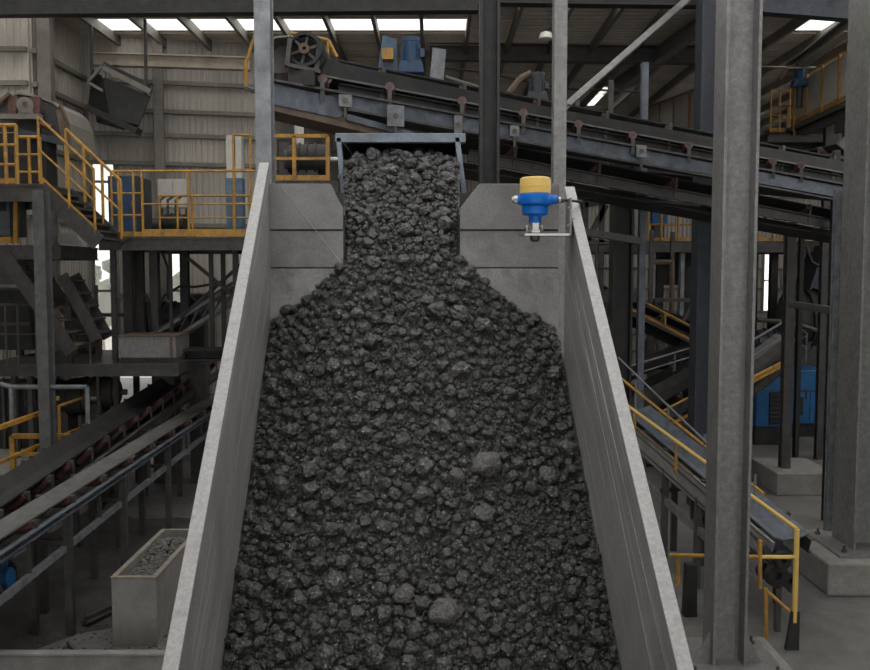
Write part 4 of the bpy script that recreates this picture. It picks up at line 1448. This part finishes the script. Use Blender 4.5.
top0, top1 = cv(330, 78), cv(900, 184)
oc = conveyor('dark overhead belt conveyor sloping down to the right behind the chute', cv(318, 72) + V((0, .72, 0)), cv(900, 181) + V((0, .72, 0)), 0.85,
              'belt_rubber', 'black_steel', 1.0, .22, .1, .16, bracket='dark_steel')
sp = thing('conveyor_girder', 'blue-grey girder under the overhead conveyor', 'girder', cv(272, 95))
# deep tapered end plate and the long channel
MB().prism([cv(272, 83), cv(362, 103), cv(338, 118), cv(272, 104)], (0, .05, 0)).build('end_plate', 'blue_grey_steel', sp)
MB().bar(cv(346, 103), cv(900, 203), .03, .17).build('web', 'blue_grey_steel', sp)
MB().bar(cv(272, 81), cv(900, 195), .14, .025).build('top_flange', 'dark_steel', sp)
MB().bar(cv(346, 110), cv(900, 212), .12, .025).build('bottom_flange', 'dark_steel', sp)
MB().bar(cv(258, 102) + V((0, .3, 0)), cv(400, 136) + V((0, .3, 0)), .5, .14).build('lower_chute', 'rust', sp)
MB().bar(cv(346, 117), cv(412, 135), .05, .07).build('strut', 'blue_grey_steel', sp)
for px, py, ww, hh in ((346, 102, 13, 13), (396, 117, 17, 22), (458, 126, 8, 20), (514, 132, 9, 12), (640, 152, 10, 13)):
    pl = MB().prism([cv(px - ww / 2, py - hh / 2) + V((0, -.09, 0)), cv(px + ww / 2, py - hh / 2 + 1) + V((0, -.09, 0)), cv(px + ww / 2, py + hh / 2) + V((0, -.09, 0)), cv(px - ww / 2, py + hh / 2 - 1) + V((0, -.09, 0))], (0, .03, 0)).build('hanger_plate', 'galvanised', sp)
    MB().tube(cv(px, py) + V((0, -.11, 0)), cv(px, py) + V((0, -.08, 0)), .03, 6).build('bolt', 'rust', pl)
    MB().bar(cv(px, py + hh / 2) + V((0, -.07, 0)), cv(px, py + hh / 2 + 10) + V((0, -.07, 0)), .03, .03).build('drop_rod', 'dark_steel', pl)
# secondary lower conveyor, dark
conveyor('lower dark return conveyor beneath the overhead girder', cv(455, 138) + V((0, .9, 0)), cv(900, 226) + V((0, .9, 0)), .8, 'belt_rubber', 'dark_steel', 1.3, .1, .14, .2)
conveyor('lowest dark conveyor crossing above the right hand deck', at(560, 152, 16.2), at(900, 186, 17.4), .8, 'belt_rubber', 'black_steel', 1.5, .1, .2, .25)
# head drum in its frame
dr = thing('head_drum', 'spoked head drum in a black frame at the top of the overhead conveyor', 'drum', cv(305, 68))
dc = cv(305, 50)
MB().ring(dc, (0, 1, 0), .155, .19, .12, 28).build('rim', 'black_steel', dr, smooth=True)
MB().ring(dc, (0, 1, 0), .02, .06, .16, 16).build('hub', 'rust', dr, smooth=True)
for k in range(6):
    t = k * math.pi / 3 + .3
    MB().bar(dc, dc + V((math.cos(t), 0, math.sin(t))) * .165, .03, .04, up=(0, 1, 0)).build('spoke', 'dark_steel', dr)
MB().tube(dc + V((0, .1, 0)), dc + V((0, .9, 0)), .22, 20).build('drum_shell', 'black_steel', dr, smooth=True)
for a, b in (((291, 40), (288, 67)), ((320, 46), (317, 73))):
    MB().bar(cv(*a) + V((0, -.05, 0)), cv(*b) + V((0, -.05, 0)), .05, .06, up=(0, 1, 0)).build('frame_post', 'dark_steel', dr)
MB().bar(cv(287, 66) + V((0, -.05, 0)), cv(320, 73) + V((0, -.05, 0)), .08, .04).build('frame_sill', 'dark_steel', dr)
MB().box(cv(288, 80).x, cv(316, 80).x, 10.2, 10.9, zat(85, 10.2), zat(70, 10.2)).build('drop_box', 'black_steel', dr)
hcov = thing('drum_hood', 'dusty grey curved hood beside the head drum', 'hood', cv(278, 65))
MB().strip([cv(a, b) for a, b in ((262, 66), (263, 52), (268, 41), (276, 36), (290, 35), (298, 36))], (0, .9, 0), (0, 0, -.02)).build('shell', 'girt_steel', hcov)
MB().prism([cv(a, b) + V((0, .35, 0)) for a, b in ((262, 66), (263, 52), (268, 41), (276, 36), (290, 35), (294, 45), (288, 66))], (0, .02, 0)).build('side', 'girt_steel', hcov)
# skirt box over the belt
skr = thing('belt_skirt', 'long black skirt board running down the overhead belt', 'skirt board', cv(420, 75))
MB().prism([cv(320, 52) + V((0, .15, 0)), cv(340, 60) + V((0, .15, 0)), cv(560, 107) + V((0, .15, 0)), cv(900, 170) + V((0, .15, 0)), cv(900, 181) + V((0, .15, 0)), cv(320, 73) + V((0, .15, 0))], (0, .03, 0)).build('near_board', 'belt_rubber', skr)
MB().bar(cv(320, 73.5) + V((0, .12, 0)), cv(900, 182) + V((0, .12, 0)), .05, .02).build('edge_bar', 'mid_steel', skr)
# idlers along the near side
for i, (px, py) in enumerate(((323, 84), (390, 92), (462, 106), (523, 118), (578, 129), (632, 140), (688, 150), (772, 166), (800, 170))):
    t = thing('side_idler', 'red side idler on the overhead conveyor, number %s from its drum' % ('one two three four five six seven eight nine'.split()[i]), 'idler', cv(px, py), 'side idlers of the overhead conveyor')
    t['label'] = ['red side idler on the overhead conveyor, nearest the head drum', 'red side idler above the square hanger plate, second from the drum', 'red side idler just left of the dark H column',
                  'red side idler between the dark and grey centre columns', 'red side idler just right of the grey column', 'red side idler beside the slim galvanised post',
                  'red side idler just left of the big near column', 'red side idler just right of the big near column', 'red side idler furthest right on the overhead conveyor'][i]
    c = cv(px, py - 3)
    MB().tube(c + V((0, -.05, .02)), c + V((0, .14, -.02)), .055, 12).build('roller', 'roller_red', t, smooth=True)
    MB().bar(c + V((0, -.06, -.24)), c + V((0, -.06, .03)), .05, .012, up=(0, 1, 0)).build('bracket', 'dark_steel', t)


# motors on top
def drive(label, px, py, Y, s, m1='motor_blue', yel=True):
    c = at(px, py, Y)
    t = thing('drive_motor', label, 'motor', c)
    MB().tube(c + V((0, 0, .02) ) * s, c + V((0, 0, .34)) * s, .13 * s, 16).build('motor_body', m1, t, smooth=True)
    for k in range(8):
        a = k * math.pi / 4
        MB().bar(c + V((math.cos(a) * .13, math.sin(a) * .13, .05)) * s, c + V((math.cos(a) * .13, math.sin(a) * .13, .30)) * s, .012 * s, .03 * s, up=(math.cos(a), math.sin(a), 0)).build('cooling_fin', m1, t)
    MB().tube(c + V((0, 0, .34)) * s, c + V((0, 0, .40)) * s, .14 * s, 16).build('fan_cover', m1, t, smooth=True)
    MB().prism([c + V((-.2, -.12, -.12)) * s, c + V((.2, -.12, -.12)) * s, c + V((.16, -.12, .06)) * s, c + V((-.16, -.12, .06)) * s], (0, .26 * s, 0)).build('gearbox', m1, t, bevel=.015)
    MB().box(c.x + .13 * s, c.x + .2 * s, c.y - .06 * s, c.y + .06 * s, c.z + .12 * s, c.z + .24 * s).build('terminal_box', m1, t)
    if yel:
        MB().box(c.x - .42 * s, c.x - .26 * s, c.y - .1 * s, c.y + .1 * s, c.z + .08 * s, c.z + .24 * s).build('coupling_guard', 'yellow_paint', t)
        MB().prism([c + V((-.5, .12, -.05)) * s, c + V((-.2, .12, -.12)) * s, c + V((-.22, .12, .42)) * s, c + V((-.42, .12, .48)) * s], (0, .02, 0)).build('backplate', 'worn_blue', t)
        MB().prism([c + V((.28, .0, -.16)) * s, c + V((.48, .0, -.2)) * s, c + V((.52, .0, .24)) * s, c + V((.32, .0, .27)) * s], (0, .03, 0)).build('side_plate', 'galvanised', t)
        MB().tube(c + V((-.45, 0, -.05)) * s, c + V((-.46, 0, -.3)) * s, .04 * s, 8).build('stand', 'yellow_paint', t)
    else:
        MB().path([c + V((-.1, 0, .4)) * s, c + V((-.3, 0, .3)) * s, c + V((-.5, 0, .05)) * s], .06 * s, 8).build('duct', 'rust', t, smooth=True)
    MB().tube(c + V((0, 0, -.12)) * s, c + V((0, .0, -.6)) * s, .08 * s, 8).build('pedestal', 'dark_steel', t)
    return t


drive('blue drive motor with yellow guard on the overhead conveyor', 411, 66, 11.5, .85)
drive('dark blue motor on the conveyor between the centre columns', 537, 96, 12.2, .75, 'navy_steel', False)
drive('small blue motor on the far upper right walkway', 800, 82, 19.5, .9, 'motor_blue', False)
yl = railing('yellow guard rail sloping left of the head drum', [at(246, 88, 11.2), at(259, 50, 11.2)], .3, r=.022, mids=0, kick=False)
MB().bar(at(246, 88, 11.2), cv(276, 96) + V((0, .3, 0)), .05, .05).build('foot_bar', 'dark_steel', yl)
yg = thing('guard_rail', 'yellow bent guard rail behind the head drum', 'handrail', at(320, 55, 12.0))
MB().path([at(291, 33, 12), at(313, 37, 12), at(328, 40, 12), at(337, 57, 12)], .022, 8).build('rail', 'yellow_paint', yg, smooth=True)
MB().tube(at(328, 40, 12), at(328, 62, 12), .02, 8).build('post', 'yellow_paint', yg, smooth=True)
# yellow cage platform left of the inlet
KY = 14.0
zc_ = zat(181, KY)
deck('small deck behind the left back plate', xat(270, 181, KY), xat(338, 181, KY), KY, 15.0, zc_, .2)
railing('yellow square cage rail left of the inlet box', [V((xat(p, 181, KY), KY, zc_)) for p in (274, 294.5, 328)], zat(136, KY) - zc_, r=.028, mids=1, square=True)
drum_unit('black machine behind the yellow cage rail', 308, 160, 14.7, .25, .6, 'black_steel', zfloor=zc_)
tag(MB().tube(at(299, 118, 14.9), V((at(299, 118, 14.9).x, 14.9, zc_)), .08, 12).build('vent_pipe', 'pale_panel', smooth=True), 'short pale vertical pipe above the yellow cage rail', 'pipe')
cpb = thing('dark_box', 'black square enclosure inside the yellow cage', 'box', at(285, 175, 14.6))
MB().box(xat(277, 160, 14.6), xat(292, 160, 14.6), 14.6, 15.1, zc_, zat(139, 14.6)).build('body', 'black_steel', cpb)
MB().box(xat(279, 160, 14.58), xat(290, 160, 14.58), 14.58, 14.6, zc_ + .1, zat(142, 14.6)).build('door', 'dark_steel', cpb)
railing('yellow ladder rail between left column and pale pillar', [V((xat(234, 200, 15.3), 15.3, zd)), V((xat(251, 200, 15.3), 15.3, zd))], zat(135, 15.3) - zd, r=.02, mids=2, kick=False)

# ------------------------------------------------------------------ right hand side
# near inclined conveyor with yellow handrails descending to the floor
E0, E1 = at(606, 405, 13.2), at(797, 562, 9.5)
gal = conveyor('grey inclined conveyor with side skirts descending right of the chute', E0 + V((.42, 0, -.06)), E1.lerp(E0, .14) + V((.33, 0, -.06)), .5, 'blue_grey_steel', 'dark_steel', .8, .05, .16, .2,
               leg_at=(.2, .4, .62, .85), bracket='dark_steel', roller='dark_steel')
MB().bar(E0 + V((.06, 0, -.17)), E1.lerp(E0, .1) + V((.0, 0, -.15)), .03, .3).build('side_skirt', 'chute_plate', gal)
MB().bar(E0 + V((.06, 0, -.01)), E1.lerp(E0, .1) + V((.0, 0, -.01)), .05, .015).build('skirt_cap', 'rust', gal)
MB().bar(E0 + V((.1, 0, -.72)), E1.lerp(E0, .15) + V((.02, 0, -.62)), .06, .1).build('lower_chord', 'grey_steel', gal)
for f in (.22, .36, .5, .64):
    p = E0.lerp(E1, f) + V((.08, 0, 0))
    MB().bar(p + V((0, 0, -.7)), p + V((0, 0, -.2)), .05, .06).build('hanger', 'dark_steel', gal)
R0, R1 = at(606, 390, 13.2), at(797, 529, 9.3)
ra = thing('handrail', 'near yellow handrail along the inclined conveyor, ending in a tall post', 'handrail', R1)
MB().tube(R0, R1, .022, 10).build('top_rail', 'bright_yellow', ra, smooth=True)
MB().tube(R1, V((R1.x, R1.y, .3)), .028, 10).build('post', 'bright_yellow', ra, smooth=True)
for f in (.2, .45, .68):
    p = R0.lerp(R1, f)
    q = E0.lerp(E1, f)
    MB().tube(p, V((p.x, p.y, q.z - .1)), .02, 8).build('post', 'yellow_paint', ra, smooth=True)
S0, S1 = at(618, 376, 13.6), at(764, 494, 10.6)
rb = thing('handrail', 'far yellow handrail on the other side of the inclined conveyor', 'handrail', S1)
MB().tube(S0, S1, .02, 10).build('top_rail', 'yellow_paint', rb, smooth=True)
MB().tube(S0 + V((0, 0, .28)), S1 + V((-.3, .6, .3)), .014, 8).build('upper_pipe', 'galvanised', rb, smooth=True)
for f in (.15, .4, .65, .95):
    p = S0.lerp(S1, f)
    MB().tube(p + V((0, 0, .15)), p + V((0, 0, -.5)), .018, 8).build('post', 'galvanised', rb, smooth=True)
ye = thing('safety_rail', 'yellow guard frame around the foot of the inclined conveyor', 'handrail', (3.7, 9.3, 0))
e1 = at(797, 528, 9.3)
MB().tube(at(760, 557, 9.3), at(797, 557, 9.3), .022, 10).build('rail', 'bright_yellow', ye, smooth=True)
MB().tube(at(670, 555, 9.9), at(760, 557, 9.3), .022, 10).build('rail', 'yellow_paint', ye, smooth=True)
MB().tube(at(760, 540, 9.3), at(760, 588, 9.3), .022, 10).build('post', 'yellow_paint', ye, smooth=True)
MB().tube(at(766, 588, 9.6), V((xat(766, 632, 9.6), 9.6, 0)), .024, 10).build('post', 'yellow_paint', ye, smooth=True)
MB().tube(at(766, 590, 9.6), at(797, 618, 9.3), .018, 10).build('brace', 'yellow_paint', ye, smooth=True)
MB().tube(at(678, 556, 9.9), at(678, 585, 9.9), .024, 10).build('post', 'yellow_paint', ye, smooth=True)
MB().prism([V((e1.x - .09, 9.28, 0)), V((e1.x + .05, 9.28, 0)), V((e1.x + .05, 9.28, .42)), V((e1.x - .03, 9.28, .42))], (0, .05, 0)).build('foot', 'black_steel', ye)
hdx = thing('tail_cluster', 'black drive wheels at the foot of the inclined conveyor', 'drive', (3.5, 9.9, 0))
for k, (px, py, r) in enumerate(((782, 560, .10), (776, 575, .13), (788, 580, .09), (770, 555, .08), (765, 570, .1))):
    c = at(px, py, 9.75 + .05 * k)
    MB().ring(c, (.3, -1, 0), r * .35, r, .08, 16).build('wheel', 'black_steel', hdx, smooth=True)
MB().bar(at(762, 545, 9.8), at(792, 590, 9.9), .05, .08).build('frame', 'dark_steel', hdx)
MB().bar(at(778, 588, 9.8), V((at(778, 588, 9.8).x, 9.8, 0)), .06, .06).build('stand', 'dark_steel', hdx)
# heap below column, dark foot post
tag(MB().prism([V((xat(691, 600, 10.2) - .08, 10.2, 0)), V((xat(691, 600, 10.2) + .08, 10.2, 0)), V((xat(691, 600, 10.2) + .07, 10.2, .62)), V((xat(691, 600, 10.2) - .06, 10.2, .62))], (0, .12, 0)).build('steel_stub', 'black_steel', bevel=.01),
    'black steel stub post left of the nearest column base', 'post')

# inclined conveyors and stairs in the dark bay
conveyor('dark conveyor rising right in the bay behind the slim post', at(600, 430, 15.5), at(720, 365, 17.5), .7, 'belt_rubber', 'dark_steel', 1.0, .1, .18, .22)
conveyor('second dark conveyor rising right, higher in the bay', at(590, 395, 17.5), at(720, 335, 19), .7, 'belt_rubber', 'black_steel', 1.0, .1, .18, .22)
conveyor('dark conveyor falling right above the rising pair in the bay', at(580, 283, 18.5), at(720, 350, 19.5), .7, 'belt_rubber', 'dark_steel', 1.0, .1, .15, .2)
railing('yellow handrail of the falling conveyor in the dark bay', [at(630, 310, 18), at(665, 328, 18), at(700, 346, 18)], .3, r=.022, mids=0, kick=True, kh=.05)
railing('yellow handrail along the lower rising conveyor in the bay', [at(628, 446, 15.2), at(660, 432, 15.6), at(716, 402, 16.4)], .35, r=.02, mids=0, kick=True, kh=.05)
railing('thin grey rails over the upper rising conveyor in the bay', [at(630, 385, 16.4), at(716, 358, 17.6)], .35, 'galvanised', .02, 1, False, step=1.0)
conveyor('dark conveyor rising left to right beyond the near column', at(735, 381, 18.2), at(792, 338, 20.3), .7, 'grey_belt', 'dark_steel', 1.2, .1, .18, .22)
railing('grey pipe rail on the conveyor beyond the near column', [at(752, 372, 17.3), at(786, 350, 18.4), at(806, 362, 19.4)], .62, 'galvanised', .022, 1, False)
railing('yellow edge rail below the grey pipe rail', [at(752, 384, 17.1), at(786, 366, 18.4)], .12, r=.035, mids=0, kick=True)
drum_unit('large black crusher drum behind the right posts', 814, 322, 23.2, .8, 1.4, 'black_steel', name='crusher_drum', cat='drum')
drum_unit('dark blue motor beside the crusher drum', 772, 345, 23.0, .4, .9, 'navy_steel')
nb = thing('navy_hopper', 'dark navy hopper standing above the crusher drum at right', 'hopper', at(822, 300, 23.4))
MB().prism([at(806, 300, 23.4), at(842, 300, 23.4), at(838, 245, 23.4), at(825, 245, 23.4)], (0, 1.0, 0)).build('body', 'navy_steel', nb)
MB().bar(at(823, 244, 23.35), at(841, 244, 23.35), .1, .12).build('rim', 'dark_steel', nb)
for px in (808, 840):
    MB().bar(at(px, 300, 23.5), V((at(px, 300, 23.5).x, 23.5, 0)), .1, .1).build('leg', 'dark_steel', nb)

# blue machine
bl = thing('blue_machine', 'bright blue box-shaped machine on the floor at right', 'machine', at(805, 425, 22))
MBY = 21.6
q0, q1, q2 = xat(764, 400, MBY), xat(790, 400, MBY), xat(829, 400, MBY)
zb0, zb1 = zat(424, MBY), zat(370, MBY)
MB().prism([V((q0, MBY, zb0)), V((q2, MBY, zb0)), V((q2, MBY, zb1)), V((q1 - .1, MBY, zb1)), V((q0, MBY, zat(382, MBY)))], (0, 1.4, 0)).build('housing', 'machine_blue', bl, bevel=.03)
for a, b in ((q1, (q1 + q2) / 2 - .01), ((q1 + q2) / 2 + .01, q2 - .03)):
    dd = MB().box(a, b, MBY - .03, MBY, zb0 + .1, zat(392, MBY)).build('door', 'machine_blue', bl)
    MB().box(b - .1, b - .07, MBY - .06, MBY - .03, zb0 + .6, zb0 + .8).build('handle', 'dark_steel', dd)
MB().box(q0 - .02, q2 + .02, MBY - .02, MBY + 1.42, zat(392, MBY), zat(390, MBY)).build('belt_line', 'dark_steel', bl)
MB().box(q0, q2, MBY + .1, MBY + 1.3, 0, zb0).build('skid', 'black_steel', bl)
MB().box(q1 + .12, q1 + .3, MBY - .05, MBY - .03, zat(415, MBY), zat(397, MBY)).build('vent', 'black_steel', bl)
bl2 = thing('blue_cabinet', 'smaller blue cabinet with dark grilles left of the blue machine', 'cabinet', at(769, 426, 20.6))
r0, r1 = xat(756, 410, 20.6), xat(783, 410, 20.6)
MB().box(r0, r1, 20.6, 21.3, zat(427, 20.6), zat(388, 20.6)).build('body', 'machine_blue', bl2, bevel=.02)
MB().box(r0 + .3, r1 - .05, 20.57, 20.6, zat(424, 20.6), zat(392, 20.6)).build('grille', 'black_steel', bl2)
for k in range(7):
    zz = zat(422 - 4.4 * k, 20.6)
    MB().box(r0 + .31, r1 - .06, 20.55, 20.57, zz, zz + .03).build('louvre', 'navy_steel', bl2)
MB().box(r0, r1, 20.65, 21.2, 0, zat(427, 20.6)).build('skid', 'black_steel', bl2)

# right mezzanine deck
RY_ = 24.0
zr = zat(241, RY_)
deck('right mezzanine deck far behind the big column', xat(560, 241, RY_), xat(850, 241, RY_), RY_, 27, zr, .3, 'dark_steel')
hr = zat(208, RY_) - zr
railing('yellow handrail on the right deck, left of the big column', [V((xat(p, 241, RY_), RY_, zr)) for p in (648, 661, 678, 695, 702)], hr, r=.035, mids=1)
railing('yellow handrail on the right deck seen between the big columns', [V((xat(p, 241, RY_), RY_, zr)) for p in (758, 773, 784)], hr * .95, r=.035, mids=1)
railing('yellow handrail at the right end of the right deck', [V((xat(p, 241, RY_ - .3), RY_ - .3, zr)) for p in (795, 815, 831)], hr * .95, r=.035, mids=0)
bx2 = thing('blue_box', 'small blue equipment box on the right deck', 'box', at(660, 225, 25))
MB().box(xat(652, 205, 25), xat(660, 205, 25), 25, 25.6, zr + .5, zat(197, 25)).build('body', 'machine_blue', bx2, bevel=.02)
MB().box(xat(661, 205, 25), xat(668, 205, 25), 25, 25.6, zr + .5, zat(199, 25)).build('lid_box', 'machine_blue', bx2, bevel=.02)
MB().box(xat(655, 205, 25.1), xat(665, 205, 25.1), 25.1, 25.5, zr, zr + .5).build('stand', 'dark_steel', bx2)
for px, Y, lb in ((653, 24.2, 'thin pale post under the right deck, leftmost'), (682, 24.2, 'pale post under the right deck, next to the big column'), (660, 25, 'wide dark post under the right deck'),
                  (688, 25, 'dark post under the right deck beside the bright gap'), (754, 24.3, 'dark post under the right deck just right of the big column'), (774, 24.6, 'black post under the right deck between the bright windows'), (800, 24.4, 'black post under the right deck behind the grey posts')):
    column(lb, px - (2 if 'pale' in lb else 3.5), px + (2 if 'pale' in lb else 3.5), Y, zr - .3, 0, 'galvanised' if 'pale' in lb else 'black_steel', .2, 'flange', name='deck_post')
for px, py, lb in ((600, 215, 'dark machinery frame left of the wide dark column'), ):
    t = thing('machine_frame', lb, 'frame', at(px, 260, 19))
    for a, b in (((585, 200), (585, 300)), ((602, 195), (600, 330)), ((585, 240), (612, 244)), ((585, 205), (612, 200)), ((588, 240), (606, 205)), ((590, 300), (612, 290))):
        MB().bar(at(*a, 17), at(*b, 17), .1, .1).build('bar', 'dark_steel', t)
gs = thing('strut', 'grey horizontal strut left of the wide dark column', 'strut', at(590, 232, 13.2))
MB().bar(at(578, 231, 12.6), at(640, 241, 13.2), .08, .1).build('bar', 'dark_steel', gs)
tag(MB().box(xat(663, 275, 25.5), xat(692, 275, 25.5), 25.5, 26.5, zat(285, 25.5), zr - .28).build('dark_tank', 'black_steel', bevel=.03), 'black tank hanging under the right deck', 'tank')

# upper right walkway with grey parapet panels
wk = thing('walkway', 'upper right walkway with grey parapet panels and yellow posts', 'walkway', at(820, 115, 18))
WA, WB = at(793, 128, 20.5), at(880, 88, 15.5)
for k in range(5):
    a, b = WA.lerp(WB, k / 5), WA.lerp(WB, (k + 1) / 5)
    MB().bar(a + V((0, 0, .55)), b.lerp(a, .02) + V((0, 0, .55)), .03, .75).build('parapet_panel', 'pale_panel', wk)
    MB().bar(a + V((-.03, -.04, 0)), a + V((-.03, -.04, 1.0)), .05, .05).build('post', 'yellow_paint', wk)
MB().bar(WA + V((-.02, -.04, 1.0)), WB + V((-.02, -.04, 1.0)), .04, .04).build('top_rail', 'yellow_paint', wk)
MB().bar(WA + V((-.02, -.04, .10)), WB + V((-.02, -.04, .10)), .04, .09).build('kick_plate', 'yellow_paint', wk)
MB().bar(WA + V((.5, .3, -.05)), WB + V((.5, .3, -.05)), 1.2, .1).build('floor_plate', 'dark_steel', wk)
MB().bar(WA + V((.0, .0, -.15)), WB + V((.0, .0, -.15)), .1, .25).build('edge_beam', 'dark_steel', wk)
TY = 20.6
deck('small upper platform at the end of the far walkway', xat(770, 130, TY), xat(796, 130, TY), TY, 22, zat(132, TY), .15)
railing('yellow handrail around the small upper platform', [V((xat(p, 130, TY), TY, zat(132, TY))) for p in (770, 779, 787, 795)], zat(106, TY) - zat(132, TY), r=.02, mids=1)
railing('yellow handrail set back behind the small upper platform', [V((xat(p, 100, 21.9), 21.9, zat(132, TY))) for p in (771, 780, 790, 797)], zat(90, 21.9) - zat(132, TY), r=.02, mids=1)
ld = thing('ladder', 'yellow ladder between the two small right platforms', 'ladder', at(802, 135, 20))
for px in (794, 804, 807):
    MB().bar(at(px, 136, 20), at(px, 108, 20), .05, .05).build('ladder_rail', 'yellow_paint', ld)
for k in range(5):
    MB().bar(at(804, 134 - 5 * k, 20), at(807, 134 - 5 * k, 20), .03, .03).build('rung', 'yellow_paint', ld)
deck('lower small platform under the far walkway', xat(768, 136, 19.6), xat(840, 136, 19.6), 19.6, 21, zat(135, 19.6), .15, 'dark_steel')
pw = thing('gallery_wall', 'pale panelled gallery wall far back left of the navy column', 'wall', at(670, 135, 22))
GA, GB = at(648, 124, 27), at(708, 106, 21)
for k in range(4):
    a, b = GA.lerp(GB, k / 4), GA.lerp(GB, (k + 1) / 4)
    MB().bar(a, b.lerp(a, .02), .04, .9).build('panel', 'pale_panel', pw)
    MB().bar(b + V((-.03, -.04, -.45)), b + V((-.03, -.04, .45)), .05, .05).build('post', 'yellow_paint', pw)
MB().bar(GA + V((0, -.04, .48)), GB + V((0, -.04, .48)), .06, .06).build('cap_rail', 'girt_steel', pw)
conveyor('far dark conveyor rising under the upper right walkway', at(792, 165, 16.6), at(850, 150, 15.4), .6, 'belt_rubber', 'grey_steel', .5, .1, .12, .18)
column('grey stub post rising to the roof behind the overhead belt', 575.5, 579.5, 15.5, zat(92, 15.5), zat(140, 15.5), 'dark_steel', .08, 'flange', refy=110, name='deck_post')
column('dark hanger post right of the far skylight', 608.5, 613.5, 17.5, zat(80, 17.5), zat(140, 17.5), 'dark_steel', .1, 'flange', refy=110, name='deck_post')

# hanging lamps
for px, py, Y, lb in ((546, 36, 17, 'round white lamp hanging beside the grey centre column'), (723, 68, 20, 'small white lamp under the roof right of the slim post')):
    c = at(px, py, Y)
    t = thing('hanging_lamp', lb, 'lamp', c)
    MB().lathe(c, [(.03, .08), (.10, .06), (.14, -.04), (.13, -.06)], 18).build('shade', 'lamp_white', t, smooth=True)
    MB().tube(c + V((0, 0, .08)), V((c.x, c.y, ROOF_Z - .02)), .012, 6).build('stem', 'dark_steel', t)
# cables and pipes under the roof
for pts, Y, r, m_, lb in (
        ([(430, 66), (480, 72), (560, 88), (640, 92)], 18, .02, 'black_steel', 'thin black cable strung below the roof in the middle'),
        ([(752, 66), (800, 68), (845, 66)], 19, .02, 'girt_steel', 'thin grey conduit across the upper right bay'),
        ([(445, 78), (470, 86), (500, 96)], 12.6, .04, 'dark_steel', 'dark pipe behind the overhead conveyor'),
        ([(577, 197), (640, 199), (700, 206)], 13, .03, 'black_steel', 'dark pipe running right behind the sensor'),
        ([(600, 175), (640, 188), (690, 190)], 13.8, .03, 'dark_steel', 'dark cable tray pipe below the overhead belts')):
    tag(MB().path([at(a, b, Y) for a, b in pts], r, 8).build('pipe', m_), lb, 'pipe')
# extra plant in the dark right hand bay
deck('narrow dark service platform behind the right chute wall', xat(572, 292, 17), xat(640, 292, 17), 16.6, 17.8, zat(292, 17), .18)
railing('dark pipe rail on the narrow service platform behind the chute wall', [V((xat(p, 292, 16.65), 16.65, zat(292, 17))) for p in (574, 596, 622, 638)], .9, 'dark_steel', .022, 1, False)
for px, Y, lb in ((578, 16.7, 'thin dark leg of the service platform nearest the chute wall'), (606, 17.6, 'thin dark leg of the service platform beside the wide column'), (651, 20.5, 'thin dark riser right of the slim galvanised post'), (672, 21.5, 'dark riser in the middle of the right bay')):
    column(lb, px - 2, px + 2, Y, zat(292, 17) - .18 if px < 620 else zat(236, 24) , 0, 'dark_steel', .08, 'flange', name='deck_post')
for pts, Y, r, m_, lb in (
        ([(650, 262), (672, 262), (672, 330), (700, 344)], 21.2, .06, 'rust', 'rusty pipe dropping through the right bay'),
        ([(640, 300), (665, 312), (715, 330)], 20.8, .05, 'black_steel', 'black pipe sloping across the right bay'),
        ([(757, 320), (790, 322), (830, 335)], 20.3, .05, 'dark_steel', 'dark pipe crossing behind the right posts'),
        ([(800, 250), (790, 300), (782, 345)], 21.2, .05, 'rust', 'rusty diagonal pipe beside the right windows'),
        ([(806, 246), (812, 262), (822, 268), (838, 262)], 20.6, .03, 'black_steel', 'black cable drooping below the right deck')):
    tag(MB().path([at(a, b, Y) for a, b in pts], r, 8).build('pipe', m_, smooth=True), lb, 'pipe')
drum_unit('dark pump with flywheel on the floor in the right bay', 662, 352, 23, .35, .8, 'dark_steel', name='pump', cat='pump')
fr_ = thing('bracing_frame', 'dark cross-braced frame standing behind the slim post in the right bay', 'frame', at(680, 380, 20.5))
for a, b in (((652, 300), (652, 400)), ((694, 300), (694, 400)), ((652, 300), (694, 380)), ((694, 300), (652, 380)), ((652, 300), (694, 300))):
    MB().bar(at(*a, 20.6), at(*b, 20.6), .09, .09).build('bar', 'dark_steel', fr_)
for px in (652, 694):
    MB().bar(at(px, 400, 20.6), V((at(px, 400, 20.6).x, 20.6, 0)), .09, .09).build('leg', 'dark_steel', fr_)
# trees beyond the tall window
for i, (px, Y, h) in enumerate(((100, 30, 4.2), (88, 38, 4.8), (172, 33, 3.8))):
    x = xat(px, 262, Y)
    t = thing('tree', ('leafy tree outside the tall left window', 'taller tree further out beyond the tall left window', 'tree outside the small window under the left deck')[i], 'tree', (x, Y, 0))
    MB().tube((x, Y, 0), (x, Y, h * .6), .15, 8, .07).build('trunk', 'rust', t)
    cs, fs, k = [], [], 0
    r = np.random.default_rng(50 + i)
    for j in range(60):
        v, f = rock_verts(1, 800 + j % 5, 3)
        q = r.uniform(.2, .45)
        pos = np.array([r.normal(0, .6), r.normal(0, .6), h * .72 + r.normal(0, h * .13)])
        cs.append(v * q + pos)
        fs.append(f + k)
        k += len(v)
    o = bpy.data.objects.new('crown', fast_mesh('crown', np.concatenate(cs), np.concatenate(fs), 'foliage'))
    C.objects.link(o)
    o.parent = t
